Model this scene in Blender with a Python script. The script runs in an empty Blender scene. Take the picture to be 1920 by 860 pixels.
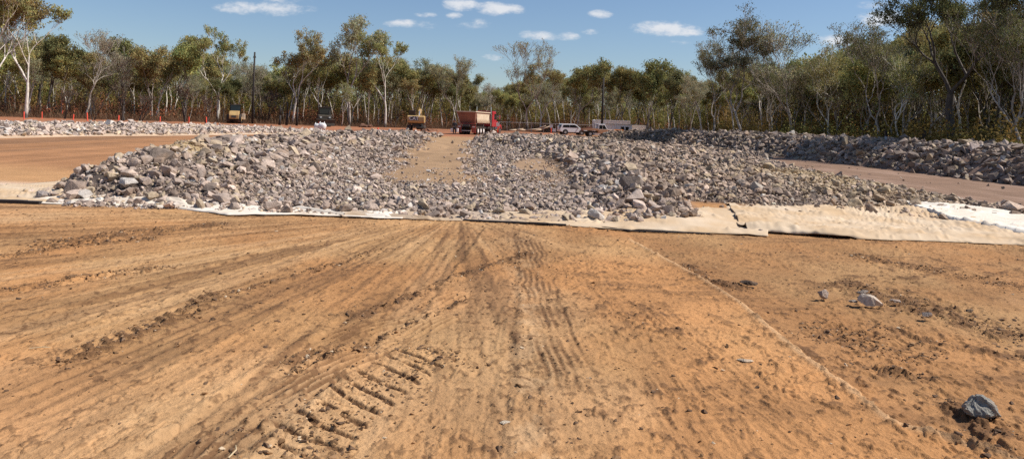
import bpy, bmesh, math, random
import numpy as np
from mathutils import Vector, Matrix, Euler
R = math.radians
rng = np.random.default_rng(7)
random.seed(7)
sc = bpy.context.scene
col = sc.collection

# ------------------------------------------------------------------ camera model
F, CX, CY, HC, ROLL = 1371.0, 960.0, 230.0, 1.7, math.atan(0.035)
cr, sr = math.cos(ROLL), math.sin(ROLL)

def P(px, py, z=0.0):
    """ground point (at height z) seen at a photo pixel"""
    u, v = (px-CX)/F, (CY-py)/F
    Y = -(HC-z)/(u*sr+v*cr)
    return (u*cr-v*sr)*Y, Y

def XAT(px, Y, z=0.0):
    return (((px-CX)/F)*Y-(z-HC)*sr)/cr

def ZTOP(px, py, Y):
    return HC+Y*(((px-CX)/F)*sr+((CY-py)/F)*cr)

cam_d = bpy.data.cameras.new('camera'); cam = bpy.data.objects.new('camera', cam_d); col.objects.link(cam)
cam_d.sensor_width = 36; cam_d.lens = F/1920*36; cam_d.shift_y = -(430-CY)/1920
cam_d.clip_start = 0.1; cam_d.clip_end = 6000
r_ = Vector((cr, 0, sr)); u_ = Vector((-sr, 0, cr)); b_ = Vector((0, -1, 0))
M = Matrix(((r_.x, u_.x, b_.x, 0), (r_.y, u_.y, b_.y, 0), (r_.z, u_.z, b_.z, HC), (0, 0, 0, 1)))
cam.matrix_world = M
sc.camera = cam

# ------------------------------------------------------------------ noise
def _h(ix, iy, seed):
    n = (ix.astype(np.int64)*374761393+iy.astype(np.int64)*668265263+seed*1274126177) & 0xFFFFFFFF
    n = ((n ^ (n >> 13))*1274126177) & 0xFFFFFFFF
    n = n ^ (n >> 16)
    return (n & 0xFFFF)/65535.0

def vn(x, y, seed=0):
    x = np.asarray(x, float); y = np.asarray(y, float)
    ix = np.floor(x); iy = np.floor(y); fx = x-ix; fy = y-iy
    fx = fx*fx*(3-2*fx); fy = fy*fy*(3-2*fy)
    a = _h(ix, iy, seed); b = _h(ix+1, iy, seed); c = _h(ix, iy+1, seed); d = _h(ix+1, iy+1, seed)
    return (a*(1-fx)+b*fx)*(1-fy)+(c*(1-fx)+d*fx)*fy

def fbm(x, y, o=4, seed=0, g=0.5):
    s = 0; a = 1; t = 0
    for i in range(o):
        s = s+a*vn(x*2**i+i*17.3, y*2**i-i*9.1, seed+i); t += a; a *= g
    return s/t

def sst(a, b, x):
    t = np.clip((x-a)/(b-a), 0, 1); return t*t*(3-2*t)

# ------------------------------------------------------------------ polylines / polygons
def pl_dist(X, Y, pts):
    """distance, signed lateral, arclength, interpolated value of a polyline of (x,y[,val])"""
    best = np.full(X.shape, 1e9); lat = np.zeros(X.shape); arc = np.zeros(X.shape); val = np.zeros(X.shape)
    s0 = 0
    for i in range(len(pts)-1):
        a, b = pts[i], pts[i+1]
        dx, dy = b[0]-a[0], b[1]-a[1]; L = math.hypot(dx, dy)
        if L < 1e-6: continue
        t = np.clip(((X-a[0])*dx+(Y-a[1])*dy)/L/L, 0, 1)
        qx, qy = X-a[0]-t*dx, Y-a[1]-t*dy
        d = np.hypot(qx, qy); m = d < best
        best[m] = d[m]; lat[m] = ((qx*dy-qy*dx)/L)[m]; arc[m] = (s0+t*L)[m]
        if len(a) > 2: val[m] = (a[2]+t*(b[2]-a[2]))[m]
        s0 += L
    return best, lat, arc, val

def poly_sd(X, Y, pts):
    """signed distance to polygon, negative inside"""
    d = np.full(X.shape, 1e9); ins = np.zeros(X.shape, bool); n = len(pts)
    for i in range(n):
        a, b = pts[i], pts[(i+1) % n]
        dx, dy = b[0]-a[0], b[1]-a[1]; L2 = dx*dx+dy*dy+1e-12
        t = np.clip(((X-a[0])*dx+(Y-a[1])*dy)/L2, 0, 1)
        d = np.minimum(d, np.hypot(X-a[0]-t*dx, Y-a[1]-t*dy))
        c = ((a[1] > Y) != (b[1] > Y)) & (X < (b[0]-a[0])*(Y-a[1])/((b[1]-a[1]) if abs(b[1]-a[1]) > 1e-9 else 1e-9)+a[0])
        ins ^= c
    return np.where(ins, -d, d)

# ------------------------------------------------------------------ terrain layout (metres)
LBERM = [(-7.7, 14.5, .70), (-7.35, 16.2, .98), (-7.7, 20.6, .98), (-7.7, 27, .98), (-7.7, 33, .98), (-6.9, 44, .92), (-5.9, 50, .75), (-5.2, 54, .1)]
FBERM = [(-36, 22, .55), (-30.5, 38, .56), (-30, 44, .56), (-27.6, 51, .58), (-25.5, 61, .45), (-23.5, 70, .34), (-21.8, 75, .05)]
RSCARP = [(2.9, 13.6, .15), (2.75, 15.2, .55), (2.9, 18.7, .75), (3.1, 27, .75), (2.5, 37, .78), (1.5, 45, .75), (-.6, 54, .7), (-2.0, 62, .65)]
RBERM = [(25, 10, 1.3), (23, 20, 1.42), (22.2, 28, 1.42), (22.0, 37, 1.36), (21.8, 45, 1.4), (21.2, 53, 1.45), (19.0, 64, 1.45), (15.0, 74, 1.45), (11.5, 79, 1.0)]
PATH = [(-1.5, 14.5), (-2.05, 18.3), (-3.0, 31), (-4.2, 50), (-5.0, 70), (-5.4, 93)]
ROCKZONE = [(-8.35, 13.0), (-7.6, 12.6), (-3, 12.5), (1.5, 12.6), (2.6, 12.7), (3.4, 13.1), (3.6, 15.3), (6.5, 15.2), (8.6, 14.9), (10.2, 14.9), (12.4, 14.9), (12.2, 19), (12.5, 26), (13.4, 35), (15.8, 45), (18.2, 50), (19, 58),
            (13, 80), (-1, 80), (-3.2, 74), (-3.2, 60), (-8, 57), (-9.0, 50), (-9.0, 20), (-8.95, 15.5)]
RMOUND = [(2.9, 14.2), (11.8, 14.8), (12.3, 25), (13.8, 34), (16, 45), (18.5, 57), (13, 79), (-1, 79), (-2.4, 62), (0, 52), (1.8, 43), (3, 30)]

def H(X, Y):
    X = np.asarray(X, float); Y = np.asarray(Y, float)
    z = np.zeros(X.shape)
    lump = fbm(X*.45, Y*.45, 3, 5)-.5
    d, lat, s, v = pl_dist(X, Y, LBERM)
    w = np.where(lat < 0, 1.5, 4.2)          # gentler on the right-hand side
    k = np.clip(1-d/w, 0, 1)
    k = k*sst(12.5, 14.0, Y+.25*(X+7))
    z = np.maximum(z, v*(k**np.where(lat < 0, .85, 1.15)) + .25*lump*k)
    d, lat, s, v = pl_dist(X, Y, FBERM)
    k = np.clip(1.12-d/3.6, 0, 1); z = np.maximum(z, v*np.sin(np.minimum(k, 1)*1.57)+.2*lump*k)
    d, lat, s, v = pl_dist(X, Y, RBERM)
    k = np.clip(1.15-d/2.6, 0, 1); z = np.maximum(z, (v-.08)*np.sin(np.minimum(k, 1)*1.57)**.9+.3*lump*k)
    d, lat, s, v = pl_dist(X, Y, RSCARP)
    k = np.clip(1-d/1.5, 0, 1); z = np.maximum(z, v*k**.8+.3*lump*k)
    sd = poly_sd(X, Y, RMOUND)
    k = sst(.3, -3.4, sd-1.6*sst(8, 4, X))
    top = .62-.030*np.clip(X-3, 0, 12)+.3*lump-.003*np.clip(Y-35, 0, 45)
    front = sst(14.3, 19, Y)
    z = np.maximum(z, k*top*(.35+.65*front))
    sd2 = poly_sd(X, Y, ROCKZONE)
    z = np.maximum(z, .12*sst(.2, -1.0, sd2)*(1+lump))
    z = np.where(Y > 90, z + .15*(fbm(X*.05, Y*.05, 2, 9)-.5)*sst(90, 120, Y), z)
    return z

# ------------------------------------------------------------------ mesh helpers
def np_mesh(name, V, faces, mats=(), colr=None, smooth=False, midx=None):
    """faces: list of (k, n) int arrays"""
    me = bpy.data.meshes.new(name)
    V = np.asarray(V, np.float32)
    me.vertices.add(len(V)); me.vertices.foreach_set('co', V.ravel())
    loops = np.concatenate([f.ravel() for f in faces]).astype(np.int32)
    tot = np.concatenate([np.full(len(f), f.shape[1], np.int32) for f in faces])
    st = np.concatenate([[0], np.cumsum(tot)[:-1]]).astype(np.int32)
    me.loops.add(len(loops)); me.loops.foreach_set('vertex_index', loops)
    me.polygons.add(len(tot)); me.polygons.foreach_set('loop_start', st)
    me.polygons.foreach_set('loop_total', tot)
    for m in mats: me.materials.append(m)
    if midx is not None: me.polygons.foreach_set('material_index', np.asarray(midx, np.int32))
    me.polygons.foreach_set('use_smooth', np.full(len(tot), smooth, bool))
    if colr is not None:
        at = me.color_attributes.new('tone', 'FLOAT_COLOR', 'POINT')
        c4 = np.ones((len(V), 4), np.float32); c4[:, :3] = colr
        at.data.foreach_set('color', c4.ravel())
    me.update(calc_edges=True); me.validate()
    return me

def link(name, me, parent=None, loc=None):
    o = bpy.data.objects.new(name, me); col.objects.link(o)
    if parent: o.parent = parent
    if loc is not None: o.location = loc
    return o

def tag(o, label=None, cat=None, group=None, kind=None):
    if label: o['label'] = label
    if cat: o['category'] = cat
    if group: o['group'] = group
    if kind: o['kind'] = kind
    return o

def empty(name, loc, rz=0.0):
    o = bpy.data.objects.new(name, None); col.objects.link(o)
    o.location = loc; o.rotation_euler = (0, 0, rz); o.empty_display_size = .3
    return o

class MB:
    def __init__(s): s.bm = bmesh.new()
    def _add(s, pts, faces):
        vs = [s.bm.verts.new(p) for p in pts]
        for f in faces:
            try: s.bm.faces.new([vs[i] for i in f])
            except ValueError: pass
    def box(s, c, d, rot=None, taper=1.0):
        x, y, z = d[0]/2, d[1]/2, d[2]/2
        p = [Vector((sx*x*(taper if sz > 0 else 1), sy*y*(taper if sz > 0 else 1), sz*z)) for sz in (-1, 1) for sy in (-1, 1) for sx in (-1, 1)]
        if rot: 
            m = Euler(rot).to_matrix(); p = [m @ q for q in p]
        p = [q+Vector(c) for q in p]
        s._add(p, [(0, 2, 3, 1), (4, 5, 7, 6), (0, 1, 5, 4), (2, 6, 7, 3), (0, 4, 6, 2), (1, 3, 7, 5)])
        return s
    def prism(s, prof, y0, y1, y0b=None, y1b=None):
        """profile in xz extruded along y"""
        n = len(prof)
        p = [Vector((a, y0, b)) for a, b in prof]+[Vector((a, y1, b)) for a, b in prof]
        s._add(p, [tuple(range(n)), tuple(range(2*n-1, n-1, -1))]+[(i, i+n, (i+1) % n+n, (i+1) % n) for i in range(n)])
        return s
    def tube(s, a, b, r, r2=None, n=10):
        a, b = Vector(a), Vector(b); r2 = r if r2 is None else r2
        q = (b-a).to_track_quat('Z', 'Y')
        p = []
        for c, rr in ((a, r), (b, r2)):
            for i in range(n):
                t = 2*math.pi*i/n; p.append(c+q @ Vector((rr*math.cos(t), rr*math.sin(t), 0)))
        s._add(p, [tuple(range(n-1, -1, -1)), tuple(range(n, 2*n))]+[(i, (i+1) % n, (i+1) % n+n, i+n) for i in range(n)])
        return s
    def build(s, name, m, parent=None, bevel=0.0, smooth=False, loc=None):
        bmesh.ops.recalc_face_normals(s.bm, faces=s.bm.faces)
        if bevel:
            bmesh.ops.bevel(s.bm, geom=list(s.bm.edges), offset=bevel, segments=2, profile=.6, affect='EDGES', clamp_overlap=True)
        me = bpy.data.meshes.new(name); s.bm.to_mesh(me); s.bm.free()
        me.materials.append(m)
        if smooth:
            for f in me.polygons: f.use_smooth = True
        return link(name, me, parent, loc)

# ------------------------------------------------------------------ materials
def mat(name):
    m = bpy.data.materials.new(name); m.use_nodes = True
    nt = m.node_tree; b = nt.nodes['Principled BSDF']
    return m, nt, b

def simple(name, c, rough=.6, metal=0.0, var=.12, scale=3.0, bump=0.0, dust=None, spec=.4):
    m, nt, b = mat(name)
    N, L = nt.nodes, nt.links
    tc = N.new('ShaderNodeTexCoord'); no = N.new('ShaderNodeTexNoise')
    no.inputs['Scale'].default_value = scale; no.inputs['Detail'].default_value = 5
    L.new(tc.outputs['Object'], no.inputs['Vector'])
    mp = N.new('ShaderNodeMapRange'); mp.inputs['From Min'].default_value = .3; mp.inputs['From Max'].default_value = .7
    mp.inputs['To Min'].default_value = 1-var; mp.inputs['To Max'].default_value = 1+var
    L.new(no.outputs['Fac'], mp.inputs['Value'])
    mx = N.new('ShaderNodeMix'); mx.data_type = 'RGBA'; mx.blend_type = 'MULTIPLY'; mx.inputs['Factor'].default_value = 1
    mx.inputs['A'].default_value = (*c, 1); L.new(mp.outputs['Result'], mx.inputs['B'])
    out = mx.outputs['Result']
    if dust:
        m2 = N.new('ShaderNodeMix'); m2.data_type = 'RGBA'
        n2 = N.new('ShaderNodeTexNoise'); n2.inputs['Scale'].default_value = scale*.6; n2.inputs['Detail'].default_value = 6
        L.new(tc.outputs['Object'], n2.inputs['Vector'])
        mp2 = N.new('ShaderNodeMapRange'); mp2.inputs['From Min'].default_value = .42; mp2.inputs['From Max'].default_value = .68; mp2.inputs['To Max'].default_value = dust[3]
        L.new(n2.outputs['Fac'], mp2.inputs['Value']); L.new(mp2.outputs['Result'], m2.inputs['Factor'])
        L.new(out, m2.inputs['A']); m2.inputs['B'].default_value = (*dust[:3], 1); out = m2.outputs['Result']
    L.new(out, b.inputs['Base Color'])
    b.inputs['Roughness'].default_value = rough; b.inputs['Metallic'].default_value = metal
    b.inputs['Specular IOR Level'].default_value = spec
    if bump:
        bp = N.new('ShaderNodeBump'); bp.inputs['Strength'].default_value = bump; bp.inputs['Distance'].default_value = .02
        L.new(no.outputs['Fac'], bp.inputs['Height']); L.new(bp.outputs['Normal'], b.inputs['Normal'])
    return m

DUST = (.42, .22, .11)
# --- ground: soil colour comes from the painted soil map, grain from noise
def ground_mat():
    m, nt, b = mat('soil'); N, L = nt.nodes, nt.links
    at = N.new('ShaderNodeAttribute'); at.attribute_name = 'tone'
    tc = N.new('ShaderNodeTexCoord')
    def noise(scale, det, rough=.6):
        n = N.new('ShaderNodeTexNoise'); n.inputs['Scale'].default_value = scale; n.inputs['Detail'].default_value = det
        n.inputs['Roughness'].default_value = rough; L.new(tc.outputs['Object'], n.inputs['Vector']); return n
    n1 = noise(1.3, 8, .65); n2 = noise(17, 8, .62); n3 = noise(90, 3, .6)
    def mr(n, a, b_, c, d):
        q = N.new('ShaderNodeMapRange'); q.inputs['From Min'].default_value = a; q.inputs['From Max'].default_value = b_
        q.inputs['To Min'].default_value = c; q.inputs['To Max'].default_value = d; L.new(n.outputs['Fac'], q.inputs['Value']); return q
    def mul(a, bb):
        x = N.new('ShaderNodeMix'); x.data_type = 'RGBA'; x.blend_type = 'MULTIPLY'; x.inputs['Factor'].default_value = 1
        L.new(a, x.inputs['A']); L.new(bb, x.inputs['B']); return x.outputs['Result']
    c = mul(at.outputs['Color'], mr(n1, .3, .7, .86, 1.12).outputs['Result'])
    c = mul(c, mr(n2, .3, .7, .86, 1.12).outputs['Result'])
    c = mul(c, mr(n3, .3, .7, .94, 1.05).outputs['Result'])
    L.new(c, b.inputs['Base Color']); b.inputs['Roughness'].default_value = .95; b.inputs['Specular IOR Level'].default_value = .15
    ad = N.new('ShaderNodeMath'); ad.operation = 'MULTIPLY_ADD'; ad.inputs[1].default_value = .12
    L.new(n3.outputs['Fac'], ad.inputs[0]); L.new(n2.outputs['Fac'], ad.inputs[2])
    bp = N.new('ShaderNodeBump'); bp.inputs['Strength'].default_value = .85; bp.inputs['Distance'].default_value = .030
    L.new(ad.outputs[0], bp.inputs['Height']); L.new(bp.outputs['Normal'], b.inputs['Normal'])
    return m
M_SOIL = ground_mat()

def rock_mat(name, use_obj, fine=1.0):
    m, nt, b = mat(name); N, L = nt.nodes, nt.links
    tc = N.new('ShaderNodeTexCoord')
    if use_obj:
        src = N.new('ShaderNodeObjectInfo').outputs['Color']
    else:
        a = N.new('ShaderNodeAttribute'); a.attribute_name = 'tone'; src = a.outputs['Color']
    n1 = N.new('ShaderNodeTexNoise'); n1.inputs['Scale'].default_value = (5 if not use_obj else 4)*fine; n1.inputs['Detail'].default_value = 9; n1.inputs['Roughness'].default_value = .7
    L.new(tc.outputs['Object'], n1.inputs['Vector'])
    q = N.new('ShaderNodeMapRange'); q.inputs['From Min'].default_value = .28; q.inputs['From Max'].default_value = .72; q.inputs['To Min'].default_value = .62; q.inputs['To Max'].default_value = 1.35
    L.new(n1.outputs['Fac'], q.inputs['Value'])
    x = N.new('ShaderNodeMix'); x.data_type = 'RGBA'; x.blend_type = 'MULTIPLY'; x.inputs['Factor'].default_value = 1
    L.new(src, x.inputs['A']); L.new(q.outputs['Result'], x.inputs['B'])
    # iron-brown veins
    n2 = N.new('ShaderNodeTexNoise'); n2.inputs['Scale'].default_value = 2.2*fine*.7; n2.inputs['Detail'].default_value = 6
    L.new(tc.outputs['Object'], n2.inputs['Vector'])
    q2 = N.new('ShaderNodeMapRange'); q2.inputs['From Min'].default_value = .52; q2.inputs['From Max'].default_value = .72; q2.inputs['To Max'].default_value = .5
    L.new(n2.outputs['Fac'], q2.inputs['Value'])
    y = N.new('ShaderNodeMix'); y.data_type = 'RGBA'; L.new(q2.outputs['Result'], y.inputs['Factor'])
    L.new(x.outputs['Result'], y.inputs['A']); y.inputs['B'].default_value = (.36, .23, .14, 1)
    L.new(y.outputs['Result'], b.inputs['Base Color']); b.inputs['Roughness'].default_value = .85; b.inputs['Specular IOR Level'].default_value = .25
    bp = N.new('ShaderNodeBump'); bp.inputs['Strength'].default_value = .7; bp.inputs['Distance'].default_value = .02
    n3 = N.new('ShaderNodeTexNoise'); n3.inputs['Scale'].default_value = 22*fine**.6; n3.inputs['Detail'].default_value = 6
    L.new(tc.outputs['Object'], n3.inputs['Vector'])
    L.new(n3.outputs['Fac'], bp.inputs['Height']); L.new(bp.outputs['Normal'], b.inputs['Normal'])
    return m
M_ROCK = rock_mat('broken_rock', False); M_ROCKO = rock_mat('broken_rock_single', True); M_ROCKF = rock_mat('small_stone', True, 7.0)

def leaf_mat(name, c, spread=.35, trans=.28):
    m, nt, b = mat(name); N, L = nt.nodes, nt.links
    a = N.new('ShaderNodeAttribute'); a.attribute_name = 'tone'
    oi = N.new('ShaderNodeObjectInfo')
    hs = N.new('ShaderNodeHueSaturation'); hs.inputs['Color'].default_value = (*c, 1)
    q = N.new('ShaderNodeMapRange'); q.inputs['To Min'].default_value = .5-.028; q.inputs['To Max'].default_value = .5+.022
    L.new(oi.outputs['Random'], q.inputs['Value']); L.new(q.outputs['Result'], hs.inputs['Hue'])
    q3 = N.new('ShaderNodeMapRange'); q3.inputs['To Min'].default_value = .75; q3.inputs['To Max'].default_value = 1.15
    mm = N.new('ShaderNodeMath'); mm.operation = 'FRACT'; m7 = N.new('ShaderNodeMath'); m7.operation = 'MULTIPLY'; m7.inputs[1].default_value = 7.31
    L.new(oi.outputs['Random'], m7.inputs[0]); L.new(m7.outputs[0], mm.inputs[0]); L.new(mm.outputs[0], q3.inputs['Value'])
    L.new(q3.outputs['Result'], hs.inputs['Value'])
    x = N.new('ShaderNodeMix'); x.data_type = 'RGBA'; x.blend_type = 'MULTIPLY'; x.inputs['Factor'].default_value = 1
    L.new(hs.outputs['Color'], x.inputs['A']); L.new(a.outputs['Color'], x.inputs['B'])
    L.new(x.outputs['Result'], b.inputs['Base Color']); b.inputs['Roughness'].default_value = .7; b.inputs['Specular IOR Level'].default_value = .12
    tr = N.new('ShaderNodeBsdfTranslucent'); L.new(x.outputs['Result'], tr.inputs['Color'])
    ms = N.new('ShaderNodeMixShader'); ms.inputs[0].default_value = trans
    L.new(b.outputs[0], ms.inputs[1]); L.new(tr.outputs[0], ms.inputs[2]); L.new(ms.outputs[0], N['Material Output'].inputs[0])
    return m
M_LEAF = leaf_mat('gum_leaves', (.34, .31, .12))
M_LEAFD = leaf_mat('dark_gum_leaves', (.205, .20, .08))
M_LEAFG = leaf_mat('grey_gum_leaves', (.34, .32, .19))
M_DRY = leaf_mat('dry_scrub', (.175, .112, .062), trans=.12)
M_BUSHG = leaf_mat('bush_leaves', (.14, .12, .045), trans=.25)

def bark_mat(name, c1, c2, scorch=.9):
    m, nt, b = mat(name); N, L = nt.nodes, nt.links
    tc = N.new('ShaderNodeTexCoord'); mpn = N.new('ShaderNodeMapping'); mpn.inputs['Scale'].default_value = (3, 3, .8)
    L.new(tc.outputs['Object'], mpn.inputs['Vector'])
    n = N.new('ShaderNodeTexNoise'); n.inputs['Scale'].default_value = 2.2; n.inputs['Detail'].default_value = 7; L.new(mpn.outputs[0], n.inputs['Vector'])
    q = N.new('ShaderNodeMapRange'); q.inputs['From Min'].default_value = .38; q.inputs['From Max'].default_value = .62; L.new(n.outputs['Fac'], q.inputs['Value'])
    x = N.new('ShaderNodeMix'); x.data_type = 'RGBA'; L.new(q.outputs['Result'], x.inputs['Factor'])
    x.inputs['A'].default_value = (*c1, 1); x.inputs['B'].default_value = (*c2, 1)
    sx = N.new('ShaderNodeSeparateXYZ'); L.new(tc.outputs['Object'], sx.inputs[0])
    ad = N.new('ShaderNodeMath'); ad.operation = 'MULTIPLY_ADD'; ad.inputs[1].default_value = -1.4; L.new(n.outputs['Fac'], ad.inputs[0]); L.new(sx.outputs['Z'], ad.inputs[2])
    s = N.new('ShaderNodeMapRange'); s.inputs['From Min'].default_value = -.2; s.inputs['From Max'].default_value = .5; s.inputs['To Min'].default_value = scorch; s.inputs['To Max'].default_value = 0
    L.new(ad.outputs[0], s.inputs['Value'])
    y = N.new('ShaderNodeMix'); y.data_type = 'RGBA'; L.new(s.outputs['Result'], y.inputs['Factor']); L.new(x.outputs['Result'], y.inputs['A']); y.inputs['B'].default_value = (.03, .022, .018, 1)
    L.new(y.outputs['Result'], b.inputs['Base Color']); b.inputs['Roughness'].default_value = .8
    bp = N.new('ShaderNodeBump'); bp.inputs['Strength'].default_value = .5; bp.inputs['Distance'].default_value = .03; L.new(n.outputs['Fac'], bp.inputs['Height']); L.new(bp.outputs['Normal'], b.inputs['Normal'])
    return m
M_BARKW = bark_mat('pale_bark', (.74, .69, .61), (.50, .43, .35))
M_BARKG = bark_mat('grey_bark', (.46, .40, .34), (.24, .19, .15))
M_BARKD = bark_mat('dark_bark', (.09, .07, .055), (.045, .035, .03), .5)

# ------------------------------------------------------------------ foreground marks
TR = []   # (world polyline, width, kind, amp, dark)
def track(pts, w, kind, amp=.012, dark=.8):
    TR.append(([P(*p) for p in pts], w, kind, amp, dark))
# long wheel bands fanning out of the gap in the rocks
track([(885, 422), (760, 560), (560, 700), (330, 860), (200, 950)], .55, 'band', .010, .88)
track([(800, 422), (560, 540), (300, 660), (0, 800)], .5, 'band', .008, .87)
track([(700, 418), (480, 490), (250, 560), (0, 640)], .55, 'band', .010, .84)
track([(945, 425), (930, 560), (900, 700), (870, 900)], .50, 'fine', .007, .93)
track([(970, 428), (965, 600), (952, 760), (935, 960)], .08, 'groove', .004, .93)
track([(985, 440), (1020, 560), (1062, 700), (1110, 940)], .40, 'ribs', .0055, .96)
track([(1060, 440), (1140, 560), (1240, 720), (1350, 940)], .35, 'fine', .006, .93)
track([(880, 545), (780, 582), (680, 615), (600, 640)], .30, 'ribs', .022, .97)
track([(860, 588), (740, 640), (620, 690), (540, 728)], .28, 'ribs', .022, .97)
track([(1000, 475), (880, 512), (760, 556), (640, 602)], .16, 'clump', .018, .62)
track([(880, 560), (790, 600), (700, 640), (540, 700)], .07, 'clump', .020, .6)
track([(820, 652), (745, 692), (672, 738), (595, 795), (520, 860)], .50, 'lugs', .015, .22)
track([(660, 640), (600, 665), (510, 690)], .22, 'clump', .02, .5)
track([(540, 770), (470, 800), (400, 812)], .10, 'clump', .025, .58)
track([(620, 690), (480, 760), (330, 880)], .30, 'ribs', .007, .9)
track([(480, 790), (380, 840), (300, 900)], .25, 'fine', .006, .88)
track([(430, 545), (300, 610), (180, 652), (90, 690)], .26, 'lugs2', .022, .58)
track([(720, 465), (580, 508), (430, 555)], .12, 'clump', .014, .68)
track([(560, 500), (350, 572), (120, 655), (0, 700)], .2, 'fine', .006, .85)
track([(330, 500), (160, 522), (0, 548)], .28, 'clump', .024, .58)
track([(420, 418), (310, 432), (230, 440), (60, 465)], .45, 'clump', .020, .66)
track([(300, 445), (130, 462), (0, 482)], .3, 'lugs2', .018, .65)
track([(1280, 488), (1330, 520), (1420, 540)], .22, 'clump', .022, .6)
track([(1500, 598), (1600, 622), (1760, 660)], .62, 'grid', .020, .70)
track([(1560, 520), (1700, 558), (1830, 598), (1960, 640)], .55, 'clump', .018, .62)
track([(1640, 600), (1760, 632), (1960, 668)], .18, 'clump', .022, .55)
track([(1590, 668), (1680, 690), (1760, 704)], .14, 'clump', .024, .55)
track([(1780, 735), (1860, 800), (1960, 850)], .30, 'clump', .026, .58)
track([(1700, 790), (1820, 830), (1960, 870)], .20, 'clump', .020, .62)
track([(1250, 690), (1320, 780), (1400, 900)], .5, 'fine', .008, .9)
track([(1200, 560), (1350, 690), (1560, 860)], .35, 'fine', .010, .95)
track([(1590, 470), (1760, 505), (1960, 540)], .4, 'clump', .012, .72)
STEP = [P(*p) for p in [(1190, 452), (1255, 487), (1330, 528), (1400, 572), (1480, 640), (1560, 700), (1620, 745), (1680, 792), (1800, 828), (2050, 905)]]

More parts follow.
